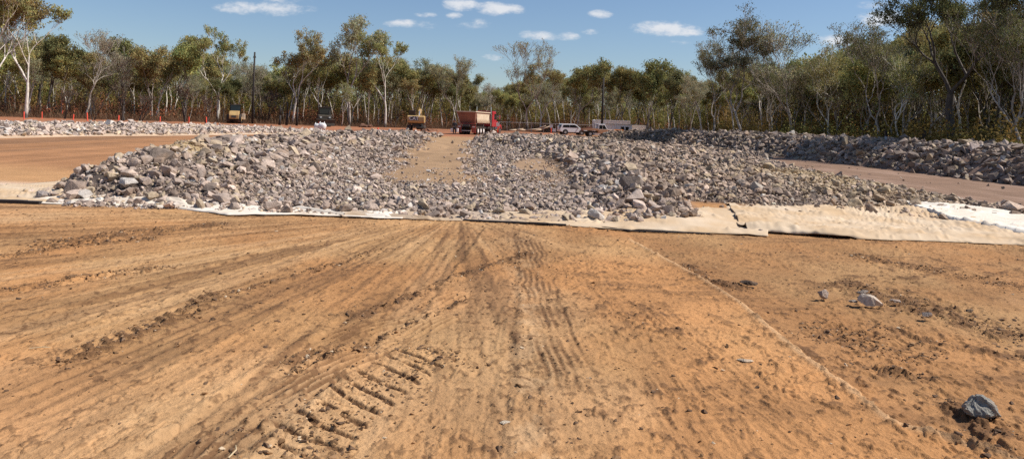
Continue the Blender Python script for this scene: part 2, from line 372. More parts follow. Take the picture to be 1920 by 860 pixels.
def ground_detail(X, Y):
    """micro relief and soil colour of the graded foreground"""
    n = X.shape
    z = np.zeros(n); tone = np.ones(n); pale = np.zeros(n); damp = np.zeros(n)
    near = sst(13.2, 12.3, Y)
    # graded surface: shallow scallops and grains
    z += near*(.030*(fbm(X*.7, Y*.5, 3, 21)-.5)+.009*(fbm(X*5, Y*4, 4, 22, .6)-.5))
    scab = fbm(X*9, Y*6, 4, 23, .62)
    scabm = fbm(X*1.1, Y*1.3, 3, 24)
    right = sst(-.4, 1.2, X)
    k = sst(.55, .66, scab)*sst(.42, .60, scabm)*(.35+.8*right)
    th = np.arctan2(X+.9, 13.6-Y)*24; rr_ = np.hypot(X+.9, 13.6-Y); lft = sst(.6, -.6, X-.05*Y)
    st1 = fbm(th, rr_*.28, 4, 81, .6); st2 = fbm(th*3.3, rr_*.7, 3, 82, .6)
    z += near*lft*(.016*(st1-.5)+.012*(st2-.5)); damp += near*lft*(.38*sst(.50, .68, st1)+.30*sst(.52, .70, st2)); pale += near*lft*.30*sst(.50, .30, st1)
    hz_ = fbm(X*.9+Y*.3, Y*4.5-X*.6, 4, 83, .6); damp += near*(1-lft)*.42*sst(.54, .72, hz_)*sst(.35, .6, fbm(X*.6, Y*.7, 2, 84)); z += near*(1-lft)*.010*(hz_-.5)
    ck = np.abs(fbm(X*4.2+Y*.6, Y*3.4, 4, 86, .6)-.5); damp += near*.30*sst(.022, .004, ck)*sst(.46, .60, fbm(X*.9+7, Y*1.0, 3, 87)); z -= near*.006*sst(.022, .004, ck)*sst(.46, .60, fbm(X*.9+7, Y*1.0, 3, 87))
    sp_ = fbm(X*20, Y*13, 3, 85, .65); damp += near*.5*sst(.60, .72, sp_); z += near*.006*sst(.60, .72, sp_)
    z += near*(.012*k)+near*.012*sst(.56, .72, fbm(X*16, Y*11, 3, 26))*(.3+right)*sst(.4, .62, fbm(X*.9, Y*.8, 2, 27))
    damp += near*.55*k*sst(.5, .62, fbm(X*2.2, Y*2.6, 3, 25))
    for pts, w, kind, amp, dark in TR:
        xs = [p[0] for p in pts]; ys = [p[1] for p in pts]
        m = (X > min(xs)-w-.2) & (X < max(xs)+w+.2) & (Y > min(ys)-w-.2) & (Y < max(ys)+w+.2)
        if not m.any(): continue
        x, y = X[m], Y[m]
        wob = (fbm(x*2.1, y*2.1, 2, 31)-.5)*.10
        d, lat, s, _ = pl_dist(x, y, pts); lat = lat+wob
        tot = sum(math.dist(pts[i], pts[i+1]) for i in range(len(pts)-1))
        endf = sst(0, .25, s)*sst(tot, tot-.25, s)
        a = np.abs(lat); ins = sst(w/2+.03, w/2-.03, a)*endf*(d < w+.2)
        brk = fbm(x*6, y*6, 3, 33)
        dz = np.zeros(x.shape); dm = np.zeros(x.shape)
        brs = fbm(s*1.6+w*9, lat*5, 3, 47)
        if kind == 'band':
            dz = -amp*ins+amp*1.3*np.exp(-((a-w/2)/.05)**2)*endf*sst(.4, .6, brk)
            dz += -.35*amp*np.cos(lat*2*math.pi/.11)*ins
            dm = ins*(1-dark)*(.6+.8*brk)
        elif kind == 'ribs':
            lat2 = lat+.03*(fbm(s*1.2, s*0+w, 3, 34)-.5); rb = .5+.5*np.cos(lat2*2*math.pi/.062)
            dz = amp*(rb**.7)*ins*(.25+1.0*sst(.36, .62, brs))-amp*.5*ins
            dm = ins*(1-rb)*.42*sst(.36, .62, brs)+ins*(1-dark)
        elif kind == 'fine':
            dz = amp*ins*(fbm(lat*26+3, s*3.0, 3, 35)-.5)*2
            dm = ins*(1-dark)*2*fbm(lat*14, s*1.5, 2, 36)
        elif kind == 'groove':
            dz = -amp*ins+amp*np.exp(-((lat+w*.6)/.04)**2)*endf
            dm = ins*(1-dark)*(.4+brk)
        elif kind == 'clump':
            c = sst(.50, .66, fbm(x*11, y*8, 4, 37, .6)+.05)
            dz = amp*c*ins; dm = (1-dark)*ins*(sst(.38, .6, fbm(x*9, y*7, 4, 38, .6)))*1.2
        elif kind == 'lugs':
            ph = (s+lat*.55+.10*(fbm(x*3, y*3, 2, 46)-.5))/.175
            g = sst(.17, .05, np.abs(ph-np.floor(ph)-.5))*sst(.36, .56, fbm(x*13, y*13, 4, 39, .65)+.08)
            dz = -amp*g*ins+.45*amp*sst(.5, .30, np.abs(ph-np.floor(ph)-.5))*(1-g)*ins*brk
            dm = g*ins*(1-dark)*1.3
        elif kind == 'lugs2':
            ph = (s+a*.6)/.15
            g = sst(.30, .12, np.abs(ph-np.floor(ph)-.5))*sst(.40, .55, brk+.08)
            dz = amp*g*ins-amp*.3*ins; dm = g*ins*(1-dark)*1.2
        elif kind == 'grid':
            ph = s/.155; pq = lat/.10
            g = np.maximum(sst(.28, .12, np.abs(ph-np.floor(ph)-.5)), .8*sst(.24, .08, np.abs(pq-np.floor(pq)-.5)))*sst(.36, .55, brk+.08)
            dz = -amp*g*ins; dm = g*ins*(1-dark)*1.3
        z[m] += 1.25*dz*near[m]; damp[m] += 1.45*dm*near[m]
    # grader step: left side stands proud, right side is cut lower
    xs = [p[0] for p in STEP]; ys = [p[1] for p in STEP]
    d, lat, s, _ = pl_dist(X, Y, STEP)
    # lateral sign: positive = right/below of travel direction
    e = lat+.02*(fbm(s*4, s*0+.5, 3, 41)-.5)
    yn = (Y < STEP[0][1]+.3)
    sgn = np.where(d > .5, np.sign(lat), 1)
    side = poly_sd(X, Y, STEP+[(8, 1), (8, 12.2), (STEP[0][0], 12.2)])
    low = sst(.012, -.012, side+.03*(fbm(X*4, Y*4, 3, 41)-.5))
    z += near*(-.045*low*sst(12, 10.5, Y)+.014*np.exp(-((side-.03)/.05)**2)*sst(11.4, 10.4, Y))
    pale += .8*np.exp(-((side-.035)/.03)**2)*sst(11.4, 10.8, Y)*near*(d < .8)
    damp += near*low*(.16+.22*np.exp(-np.clip(-side, 0, 9)/.5))*sst(12, 10.5, Y)+.25*np.exp(-((side+.03)/.025)**2)*near*sst(.30, .6, fbm(X*6, Y*6, 3, 42))*sst(11.5, 10.5, Y)
    # pale crumbs along the centre line
    cl = np.exp(-((X-.12-.01*Y)/.16)**2)
    pale += near*.55*cl*sst(.45, .65, fbm(X*8, Y*5, 4, 43))
    pale += near*.35*sst(.5, .72, fbm(X*.5+3, Y*.45, 3, 44))
    return z, np.clip(pale, 0, 1), np.clip(damp, 0, 1)

def soil(X, Y, pale, damp):
    n = X.shape+(3,)
    C = np.empty(n)
    base = np.array((.435, .228, .096)); C[:] = base
    big = fbm(X*.33, Y*.22, 4, 51)[..., None]; mid = fbm(X*1.7, Y*1.2, 4, 52)[..., None]
    streak = fbm(X*1.2-Y*.5, Y*.10+X*.05, 3, 53)[..., None]
    C *= (.86+.28*big)*(.86+.28*mid)*(.9+.2*streak)
    rs = sst(1.5, 4.5, X)[..., None]
    C = C*(1-.10*rs)
    hu = fbm(X*.6+11, Y*.5, 4, 65)[..., None]; C = C+(np.array((.54, .36, .175))-C)*.28*sst(.45, .68, hu); C = C*(1+np.array((.03, -.02, -.06))*sst(.5, .35, hu))
    C = C+(np.array((.62, .42, .24))-C)*(pale*.6)[..., None]
    C = C+(np.array((.15, .078, .038))-C)*(np.minimum(damp, .92))[..., None]
    def blend(k, c):
        nonlocal C
        k = np.clip(k, 0, 1)[..., None]; C = C*(1-k)+np.array(c)*k
    v = (.85+.3*fbm(X*.8, Y*.8, 4, 54))
    far = sst(12.4, 12.9, Y)
    # beyond the cloth edge
    road = far*sst(-9.2, -10.4, X)
    st = fbm(X*1.6+Y*.02, Y*.035, 3, 55)
    rc = np.stack([.36*(.72+.55*st), .18*(.72+.55*st), .085*(.72+.55*st)], -1)
    C = C*(1-road[..., None])+rc*road[..., None]
    wet = road*sst(.58, .7, fbm(X*.5+Y*.01, Y*.03, 3, 56)); blend(wet*.45, (.17, .10, .06))
    blend(far*sst(-9.6, -10.8, X)*sst(22, 18, Y+X*.25+3), (.47, .26, .12))
    # pale sandy toe beside the left mound
    blend(far*sst(-8.6, -9.2, X)*sst(16.6, 15.2, Y+.10*(X+10))*.95, (.66, .53, .42))
    # strip of pale sand at the foot of the far berm
    d, lat, s, vv = pl_dist(X, Y, FBERM); blend(sst(5.0, 4.4, d)*sst(-28, -26, X)*.9, (.62, .46, .32))
    zone = sst(.4, -.2, poly_sd(X, Y, ROCKZONE)); gr = fbm(X*7, Y*7, 3, 64)[..., None]; blend(zone*far, (.15, .115, .095)); C = C*(1-(zone*far)[..., None]*.5*(1-gr*1.6))  # rock-field dirt, darkened so gaps between stones read as shadow
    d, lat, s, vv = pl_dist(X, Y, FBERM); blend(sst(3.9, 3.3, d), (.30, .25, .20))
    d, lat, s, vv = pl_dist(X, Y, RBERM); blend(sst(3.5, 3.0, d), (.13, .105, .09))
    # right-hand lane
    lane = far*sst(11.4, 12.2, X)*sst(21.4, 20.6, X)*sst(54, 46, Y)*(poly_sd(X, Y, ROCKZONE) > -.1)
    blend(lane*.95, (.235, .15, .105)); blend(lane*sst(.5, .7, fbm(X*2, Y*.4, 4, 57))*.5, (.36, .24, .18))
    # worn path up the middle
    d, lat, s, vv = pl_dist(X, Y, PATH)
    wd = 1.45+1.3*(fbm(X*.9, Y*.5, 3, 58)-.5)
    pth = sst(wd+.7, wd-.5, d+1.2*(fbm(X*2.2, Y*1.2, 4, 68, .6)-.5))*sst(16.2, 19.5, Y); blend(pth*.88, (.37, .235, .13))
    blend(pth*sst(.5, .7, fbm(X*2.5, Y*.5, 3, 59))*.35, (.27, .17, .10))
    dd = np.hypot((X-1.05)/1.05, (Y-26)/8.0); blend(sst(1.25, .7, dd+.5*(fbm(X*2, Y*1.2, 3, 69)-.5))*.9, (.36, .235, .14))
    dd = np.hypot((X-8.8)/2.2, (Y-20.5)/4.0); blend(sst(1.1, .5, dd)*.8, (.45, .33, .19))
    dd = np.hypot((X+7.4)/1.3, (Y-16.4)/1.2); blend(sst(1.1, .5, dd)*.8, (.47, .34, .18))
    # red ground beyond, leaf litter in the bush
    back = sst(74, 84, Y-.15*X)*sst(16, 10, X)+sst(-31.5, -33.5, X+.15*(Y-45))*far
    back = np.clip(back, 0, 1); blend(back*(1-zone), (.36, .155, .080))
    blend(back*sst(.48, .62, fbm(X*.25, Y*.12, 4, 60))*.6*(1-zone), (.22, .105, .06))
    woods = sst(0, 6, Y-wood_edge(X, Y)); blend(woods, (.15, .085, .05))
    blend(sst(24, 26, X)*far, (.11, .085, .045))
    return np.clip(C*v[..., None], .01, .9)

EDGE = [(-400, 88), (0, 106), (300, 116), (500, 128), (700, 136), (900, 148), (1100, 150), (1200, 142), (1290, 118), (1350, 84), (1420, 70), (1500, 60), (1600, 52), (1700, 46), (1800, 41), (1920, 36), (2300, 26)]
def edge_at(px): return np.interp(px, [e[0] for e in EDGE], [e[1] for e in EDGE])
def wood_edge(X, Y): return edge_at(CX+F*X/np.maximum(Y, 5))

# ------------------------------------------------------------------ ground sheet
def build_ground():
    ys = [-400, -80, -20, -5, -1, .3, 1.2, 2.0, 2.6]
    y = 3.0
    while y < 13.0: ys.append(y); y += max(.009, y*y/2331*1.0)
    while y < 100: ys.append(y); y += max(.07, y*.006)
    while y < 2500: ys.append(y); y *= 1.06
    ys.append(3500); ys = np.array(ys)
    s = np.linspace(-1, 1, 1500)
    W = np.where(ys > 0, .93*np.maximum(ys, .5)+1.4, 3)
    X = s[None, :]*W[:, None]
    side = np.array([4, 30, 200, 1500.])
    X = np.concatenate([-(W[:, None]+side[None, ::-1]), X, W[:, None]+side[None, :]], 1)
    Y = np.repeat(ys[:, None], X.shape[1], 1)
    gz, pale, damp = ground_detail(X, Y)
    Z = H(X, Y)+gz
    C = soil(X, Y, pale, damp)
    n, m = X.shape
    V = np.stack([X, Y, Z], -1).reshape(-1, 3)
    idx = np.arange(n*m).reshape(n, m)
    Fc = np.stack([idx[:-1, :-1], idx[:-1, 1:], idx[1:, 1:], idx[1:, :-1]], -1).reshape(-1, 4)
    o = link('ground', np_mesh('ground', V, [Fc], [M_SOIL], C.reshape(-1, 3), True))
    tag(o, 'graded orange brown dirt with tyre tracks and low earth mounds', 'ground', kind='structure')
build_ground()

def Hs(x, y): return float(H(np.array([x]), np.array([y]))[0])

# ------------------------------------------------------------------ rocks
def hull_shape(seed, npts):
    r = np.random.default_rng(seed); bm = bmesh.new()
    p = r.standard_normal((npts, 3)); p /= np.linalg.norm(p, axis=1)[:, None]; p *= r.uniform(.72, 1.1, (npts, 1))
    for q in p: bm.verts.new(q)
    res = bmesh.ops.convex_hull(bm, input=list(bm.verts))
    bmesh.ops.delete(bm, geom=[v for v in bm.verts if not v.link_faces], context='VERTS')
    bmesh.ops.recalc_face_normals(bm, faces=bm.faces); bm.verts.index_update()
    v = np.array([q.co[:] for q in bm.verts]); f = np.array([[q.index for q in fc.verts] for fc in bm.faces]); bm.free()
    v = (v-(v.max(0)+v.min(0))/2)/np.ptp(v, 0)*np.array([1, r.uniform(.58, .92), r.uniform(.38, .72)])
    return v, f

def rock_shape(seed, sub, npts=11, noise=.0):
    """broken stone: convex hull facets, finely divided and slightly chipped"""
    v, f = hull_shape(seed, npts)
    if sub <= 1: return v, f
    bm = bmesh.new(); vs = [bm.verts.new(q) for q in v]
    for t in f: bm.faces.new([vs[i] for i in t])
    bmesh.ops.subdivide_edges(bm, edges=list(bm.edges), cuts=2**(sub-1)-1, use_grid_fill=True)
    if sub > 2: bmesh.ops.smooth_vert(bm, verts=list(bm.verts), factor=.14, use_axis_x=True, use_axis_y=True, use_axis_z=True)
    bmesh.ops.triangulate(bm, faces=list(bm.faces)); bm.verts.index_update()
    v = np.array([q.co[:] for q in bm.verts]); f = np.array([[q.index for q in fc.verts] for fc in bm.faces]); bm.free()
    if noise:
        def n3(k): return fbm(v[:, 0]*6+v[:, 2]*4+k, v[:, 1]*6-v[:, 2]*3+k*2, 4, int(seed)+k, .6)-.5
        v = v+noise*np.stack([n3(0), n3(3), n3(6)], -1)
    return v, f
LO = [rock_shape(100+i, 1, 10) for i in range(30)]
MI = [rock_shape(200+i, 1, 14) for i in range(30)]
HI = [rock_shape(300+i, 3, 15, .07) for i in range(24)]

def rot_mats(n, r, tilt=.7):
    a = r.uniform(0, 2*np.pi, n); b = r.normal(0, tilt, n); c = r.normal(0, tilt, n)
    ca, sa, cb, sb, cc, sc_ = np.cos(a), np.sin(a), np.cos(b), np.sin(b), np.cos(c), np.sin(c)
    Z0 = np.zeros(n); O = np.ones(n)
    Rz = np.stack([ca, -sa, Z0, sa, ca, Z0, Z0, Z0, O], -1).reshape(n, 3, 3)
    Rx = np.stack([O, Z0, Z0, Z0, cb, -sb, Z0, sb, cb], -1).reshape(n, 3, 3)
    Ry = np.stack([cc, Z0, sc_, Z0, O, Z0, -sc_, Z0, cc], -1).reshape(n, 3, 3)
    return Rz @ Rx @ Ry

def merge(shapes, pos, size, rots, colr, r):
    """instances of shapes merged in one vertex/face array"""
    which = r.integers(0, len(shapes), len(pos)); VV = []; FF = []; CC = []; off = 0
    for i, (v, f) in enumerate(shapes):
        m = which == i; k = int(m.sum())
        if not k: continue
        w = np.einsum('nij,vj->nvi', rots[m], v)*size[m][:, None, None]+pos[m][:, None, :]
        VV.append(w.reshape(-1, 3)); FF.append((f[None]+(np.arange(k)*len(v))[:, None, None]+off).reshape(-1, f.shape[1]))
        CC.append(np.repeat(colr[m], len(v), 0)); off += k*len(v)
    return np.concatenate(VV), np.concatenate(FF), np.concatenate(CC)

def rock_tone(X, Y, r):
    n = len(X); c = np.empty((n, 3)); base = np.array((.37, .288, .235))
    c[:] = base; c *= r.lognormal(0, .30, n)[:, None]
    t = r.random(n)
    c[t < .16] = np.array((.46, .36, .25))*r.uniform(.8, 1.15, (int((t < .16).sum()), 1))
    m = (t > .16) & (t < .30); c[m] = np.array((.32, .24, .19))*r.uniform(.8, 1.2, (int(m.sum()), 1))
    m = (t > .30) & (t < .36); c[m] = np.array((.52, .47, .42))*r.uniform(.85, 1.1, (int(m.sum()), 1))
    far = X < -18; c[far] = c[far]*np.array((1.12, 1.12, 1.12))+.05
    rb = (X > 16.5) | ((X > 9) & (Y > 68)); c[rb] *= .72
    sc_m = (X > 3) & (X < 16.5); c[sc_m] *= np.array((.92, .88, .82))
    for cx, cy, rx, ry in ((8.8, 20.5, 3, 5), (-7.4, 16.4, 1.1, 1.3)):
        k = np.clip(1.2-np.hypot((X-cx)/rx, (Y-cy)/ry), 0, 1)[:, None]; k = k*(r.random((n, 1)) < .8)
        c = c*(1-k*.8)+np.array((.48, .36, .21))*k*.8
    return np.clip(c, .05, .75)

def sample_rocks():
    r = np.random.default_rng(11); out = []
    def take(x, y, s, prob):
        m = r.random(len(x)) < prob; out.append(np.stack([x[m], y[m], s[m]], -1))
    # candidates in bands of distance; size grows a little with distance, number falls
    for y0, y1, dens, smul in ((12.3, 20, 120, 1.0), (20, 30, 80, 1.05), (30, 45, 42, 1.2), (45, 65, 22, 1.4), (65, 82, 15, 1.5)):
        n = int((y1-y0)*34*dens); x = r.uniform(-11, 23, n); y = r.uniform(y0, y1, n)
        sd = poly_sd(x, y, ROCKZONE)
        dP, _, _, _ = pl_dist(x, y, PATH)
        dL, latL, _, vL = pl_dist(x, y, LBERM); dR, _, _, _ = pl_dist(x, y, RSCARP)
        wd = 1.25+1.3*(fbm(x*.9, y*.5, 3, 58)-.5)
        onpath = sst(wd+.8, wd-.45, dP+1.2*(fbm(x*2.2, y*1.2, 4, 68, .6)-.5))*sst(15.8, 19.5, y)
        bare1 = sst(1.15, .75, .25*(fbm(x*2, y*1.2, 3, 69)-.5)+np.hypot((x-1.05)/1.05, (y-26)/8.0)); bare2 = .72*sst(1.1, .4, np.hypot((x-8.8)/2.0, (y-20.5)/4)); bare3 = .6*sst(1.1, .5, np.hypot((x+7.4)/1.0, (y-16.4)/1.0))
        # small stones in the middle, boulders on the mounds
        boulder = np.maximum(sst(3.2, 1.2, dL), sst(1.9, .6, dR)); boulder = np.maximum(boulder, sst(3.3, 4.5, x)*.55); boulder = np.maximum(boulder, .60*sst(14.4, 12.6, y))
        s = (.070+.100*boulder)*np.where(x > 2.2, .88, 1)*r.lognormal(0, .50, n)*smul
        s = np.clip(s, .03, .46)
        sel = (1-.988*onpath)*(1-.9*bare1)*(1-bare2)*(1-bare3)
        sel *= sst(.06, -.12, sd+.25*(fbm(x*1.5, y*1.5, 2, 61)-.5))
        # density in inverse proportion to footprint
        big = np.clip(.92/(s*s*.66)/dens, .02, 1)
        take(x, y, s, sel*big*np.where(boulder > .4, .95, 1))
    # fines packed between the stones
    n = 60000; x = r.uniform(-9.2, 14, n); y = 12.4+12*r.random(n)**1.3; dP, _, _, _ = pl_dist(x, y, PATH)
    take(x, y, np.clip(.042*r.lognormal(0, .35, n), .02, .09), sst(.2, -.1, poly_sd(x, y, ROCKZONE))*(1-.9*sst(1.6, .9, dP)*sst(16, 19, y))*.8)
    # far left berm
    n = 36000; x = r.uniform(-37, -18, n); y = r.uniform(26, 79, n)
    d, lat, _, v = pl_dist(x, y, FBERM); s = .20*r.lognormal(0, .32, n)
    take(x, y, s, sst(4.0, 3.6, d+.5*(fbm(x, y, 2, 62)-.5))*(v > .03))
    # right berm
    n = 26000; x = r.uniform(10, 26.5, n); y = r.uniform(16, 82, n)
    d, lat, _, v = pl_dist(x, y, RBERM); s = .27*r.lognormal(0, .33, n)
    take(x, y, s, sst(3.25, 2.9, d+.5*(fbm(x, y, 2, 63)-.5)))
    # strays
    n = 90; x = np.concatenate([r.uniform(-10.6, -8.2, n), r.uniform(3, 13, n), r.uniform(13.0, 20, n*2)]); y = np.concatenate([r.uniform(12.9, 15.5, n), r.uniform(14.4, 15.4, n), r.uniform(18, 45, n*2)])
    s = r.uniform(.03, .12, len(x)); take(x, y, s, np.full(len(x), .8)*np.r_[np.full(n, .5), np.full(n, 1.), np.full(2*n, .5)])
    return np.concatenate(out)
RK = sample_rocks()
rx, ry, rs = RK.T
rz = H(rx, ry)+rs*rng.uniform(-.05, .42, len(rs))
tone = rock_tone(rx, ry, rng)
inview = (np.abs(rx/ry) < .70)
score = np.where(inview & (ry < 24) & (rs > .17), rs/ry, 0)
order = np.argsort(-score); SING = order[:292]; rest = np.ones(len(rx), bool); rest[SING] = False
nr = rest & (ry < 24); mi = rest & (ry >= 24)
def geo(m, shapes):
    pos = np.stack([rx[m], ry[m], rz[m]], -1); return merge(shapes, pos, rs[m]*1.12, rot_mats(int(m.sum()), rng, .55), tone[m], rng)
A = geo(nr, MI); B = geo(mi, LO)
V = np.concatenate([A[0], B[0]]); Fc = np.concatenate([A[1], B[1]+len(A[0])]); Cc = np.concatenate([A[2], B[2]])
o = link('rubble', np_mesh('rubble', V, [Fc], [M_ROCK], Cc))
tag(o, 'grey and tan broken quarry rock heaped in mounds and spread between them', 'rubble', kind='stuff')
print('rocks', len(rx), 'verts', len(V))

HIM = []
for i, (v, f) in enumerate(HI): HIM.append(np_mesh('rock', v, [f], [M_ROCKO]))
proto = None
for i in SING:
    x, y, s = rx[i], ry[i], rs[i]*1.08
    c = tone[i]; lum = c.mean()
    cw = 'tan' if c[0] > c[2]*1.55 else ('dark grey' if lum < .22 else ('pale grey' if lum > .37 else 'mid grey'))
    sz = 'large' if s > .42 else ('middling' if s > .3 else 'small')
    px = CX+F*x/y
    if x < -3.8:
        if y < 14.2: zn = 'at the cloth edge in front of the left mound'
        elif px < 330: zn = 'on the outer end of the left mound'
        else: zn = 'on the inner slope of the left mound'
    elif x < 1.6: zn = 'among small stones before the worn path'
    elif x < 4.4: zn = 'on the dark ridge right of the worn path'
    elif x < 8: zn = 'behind the cloth, just right of the dark ridge'
    else: zn = 'behind the cloth on the right-hand slope'
    o = bpy.data.objects.new('rock', HIM[int(rng.integers(0, len(HIM)))]); col.objects.link(o)
    o.location = (x, y, H(x, y)+s*.22); o.scale = (s, s, s*1.05)
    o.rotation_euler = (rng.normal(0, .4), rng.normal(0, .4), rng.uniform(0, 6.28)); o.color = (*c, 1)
    tag(o, f'{sz} {cw} broken rock {zn}', 'rock', 'larger rocks along the front of the rubble')

# single stones lying on the graded dirt
def stone(px, py, w, hgt, seed, c, label, rzz=0, depth=.75, flat=0):
    v, f = rock_shape(seed, 4, 30 if seed == 941 else 18, (.22 if seed == 941 else .09)); v = v/np.array([np.ptp(v[:, 0]), np.ptp(v[:, 1]), np.ptp(v[:, 2])])
    v = v*np.array([w, w*depth, hgt]); x, y = P(px, py)
    y += w*depth*.4
    o = link('rock', np_mesh('rock', v, [f], [M_ROCKF]), None, (x, y, hgt*.28)); o.color = (*c, 1); o.rotation_euler = (0, flat, rzz)
    tag(o, label, 'rock', 'loose stones on the graded dirt'); return o
stone(1851, 783, .25, .150, 941, (.25, .235, .205), 'rough blue grey rock on its own in the lower right dirt', .4)
stone(1546, 558, .115, .105, 902, (.36, .28, .23), 'upright pinkish grey stone left of the pale flat rock')
stone(1637, 572, .26, .12, 926, (.54, .44, .35), 'pale flat wedge of rock on the dirt beside small dark chips', -.2, .6, .3)
stone(1742, 594, .10, .055, 904, (.22, .18, .16), 'small dark stone right of the pale flat rock')
stone(1408, 534, .20, .050, 905, (.07, .045, .03), 'flat dark lump of damp earth beside the grader cut')
stone(1620, 551, .13, .05, 906, (.20, .17, .15), 'dark chip of rock touching the back of the pale flat rock')
stone(1602, 567, .09, .03, 907, (.24, .20, .17), 'little dark chip at the left foot of the pale flat rock')
stone(1680, 566, .12, .03, 908, (.30, .24, .2), 'thin brown chip at the right foot of the pale flat rock')
stone(1400, 679, .12, .02, 909, (.46, .36, .26), 'thin pale stone flake lying left of the grader cut')
stone(948, 796, .07, .02, 910, (.50, .42, .32), 'tiny pale flake in the centre wheel groove')
stone(1457, 437, .30, .16, 911, (.25, .22, .19), 'dark rock caught in the fold of the right-hand cloth')
stone(1425, 438, .22, .10, 912, (.2, .17, .15), 'dark stone under the lifted hem of the right-hand cloth')
stone(77, 374, .32, .20, 913, (.28, .24, .22), 'lone grey rock on pale sand left of the left mound')
stone(1820, 585, .07, .035, 914, (.16, .11, .07), 'small dark clod right of the small dark stone')
stone(1875, 620, .06, .03, 915, (.16, .11, .07), 'small dark clod near the right end of the dirt')
# rocks standing on the skyline of the right field
for px, py, Y, w, h, c, lb in ((1325, 243, 86, 1.3, .8, (.62, .52, .36), 'pale tan boulder on the rubble skyline by dark bushes'), (1342, 243, 87, 2.0, .8, (.42, .39, .36), 'long grey slab of rock on the rubble skyline')):
    v, f = rock_shape(int(px), 3, 14, .1); v = v/np.ptp(v, 0)*np.array([w, w*.6, h]); x = XAT(px, Y); o = link('rock', np_mesh('rock', v, [f], [M_ROCKO]), None, (x, Y, Hs(x, Y)+h*.35+.1)); o.color = (*c, 1); tag(o, lb, 'rock')

# ------------------------------------------------------------------ clods of damp soil
def clods():
    r = np.random.default_rng(23); pts = []
    for p, w, kind, amp, dark in TR:
        if kind in ('band', 'fine'): dn = 8
        elif kind in ('ribs', 'groove'): dn = 25
        else: dn = 300
        for i in range(len(p)-1):
            a, b = np.array(p[i]), np.array(p[i+1]); L = np.linalg.norm(b-a); n = int(L*max(w, .12)*dn*3.2)
            t = r.random(n)[:, None]; lat = r.normal(0, w*.36, n)[:, None]; nn = np.array([b[1]-a[1], a[0]-b[0]])/L
            q = a+(b-a)*t+nn*lat; pts.append(q)
    n = 5000; q = np.stack([r.uniform(-9, 9, n), 12.4-9.4*r.random(n)**1.2], -1); pts.append(q)
    q = np.concatenate(pts); x, y = q.T
    k = fbm(x*4, y*4, 3, 71)+.25*r.random(len(x)); m = (k > .48) & (y > 2.5) & (y < 12.3) & (np.abs(x) < 1+y); x, y = x[m], y[m]
    s = np.clip(.010*r.lognormal(0, .55, len(x)), .0035, .034)
    gz, _, _ = ground_detail(x, y)
    pos = np.stack([x, y, gz+H(x, y)+s*.12], -1)
    c = np.array((.30, .165, .075))*r.uniform(.45, 1.15, (len(x), 1)); dk = r.random(len(x)) < .5; c[dk] = np.array((.12, .07, .04))
    lt = r.random(len(x)) < .05; c[lt] = (.55, .42, .28)
    Vv, Ff, C = merge(LO, pos, s*1.6, rot_mats(len(x), r)*np.array([1, 1, .65])[None, :, None], c, r)
    o = link('clods', np_mesh('clods', Vv, [Ff], [M_ROCK], C)); tag(o, 'crumbs and clods of dark soil thrown up along the tyre tracks', 'clods', kind='stuff')
    print('clods', len(x))
clods()

# twigs
def twig(p0, p1, label):
    a, b = P(*p0), P(*p1); m = MB(); mid = ((a[0]+b[0])/2+.02, (a[1]+b[1])/2, .02)
    m.tube((*a, .012), mid, .004, n=6).tube(mid, (*b, .012), .004, .002, n=6)
    tag(m.build('twig', simple('twig', (.55, .42, .25), .8)), label, 'twig')
twig((428, 862), (442, 838), 'thin pale twig on the dirt at the bottom edge')
twig((55, 656), (95, 654), 'short dark stick lying on the left-hand dirt')

# ------------------------------------------------------------------ geotextile
def cloth_mat(name, c, dusty):
    m, nt, b = mat(name); N, L = nt.nodes, nt.links
    tc = N.new('ShaderNodeTexCoord')
    n = N.new('ShaderNodeTexNoise'); n.inputs['Scale'].default_value = 1.1; n.inputs['Detail'].default_value = 8; L.new(tc.outputs['Object'], n.inputs['Vector'])
    q = N.new('ShaderNodeMapRange'); q.inputs['From Min'].default_value = .35; q.inputs['From Max'].default_value = .65; q.inputs['To Max'].default_value = dusty; L.new(n.outputs['Fac'], q.inputs['Value'])
    x = N.new('ShaderNodeMix'); x.data_type = 'RGBA'; L.new(q.outputs['Result'], x.inputs['Factor']); x.inputs['A'].default_value = (*c, 1); x.inputs['B'].default_value = (.50, .34, .19, 1)
    L.new(x.outputs['Result'], b.inputs['Base Color']); b.inputs['Roughness'].default_value = .9
    w = N.new('ShaderNodeTexWave'); w.inputs['Scale'].default_value = 5.5; w.inputs['Distortion'].default_value = 9; w.inputs['Detail'].default_value = 3; L.new(tc.outputs['Object'], w.inputs['Vector'])
    n2 = N.new('ShaderNodeTexNoise'); n2.inputs['Scale'].default_value = 9; n2.inputs['Detail'].default_value = 5; L.new(tc.outputs['Object'], n2.inputs['Vector'])
    a = N.new('ShaderNodeMath'); a.operation = 'MULTIPLY'; L.new(n2.outputs['Fac'], a.inputs[0]); L.new(n2.outputs['Fac'], a.inputs[1])
    bp = N.new('ShaderNodeBump'); bp.inputs['Strength'].default_value = .25; bp.inputs['Distance'].default_value = .01; L.new(a.outputs[0], bp.inputs['Height']); L.new(bp.outputs['Normal'], b.inputs['Normal'])
    return m
M_CLW = cloth_mat('white_geotextile', (.76, .70, .61), .4)
M_CLD = cloth_mat('dusty_geotextile', (.60, .47, .33), .9)
M_CLT = cloth_mat('soiled_geotextile', (.42, .33, .25), .6)
M_BLK = simple('black_liner', (.035, .03, .028), .6)

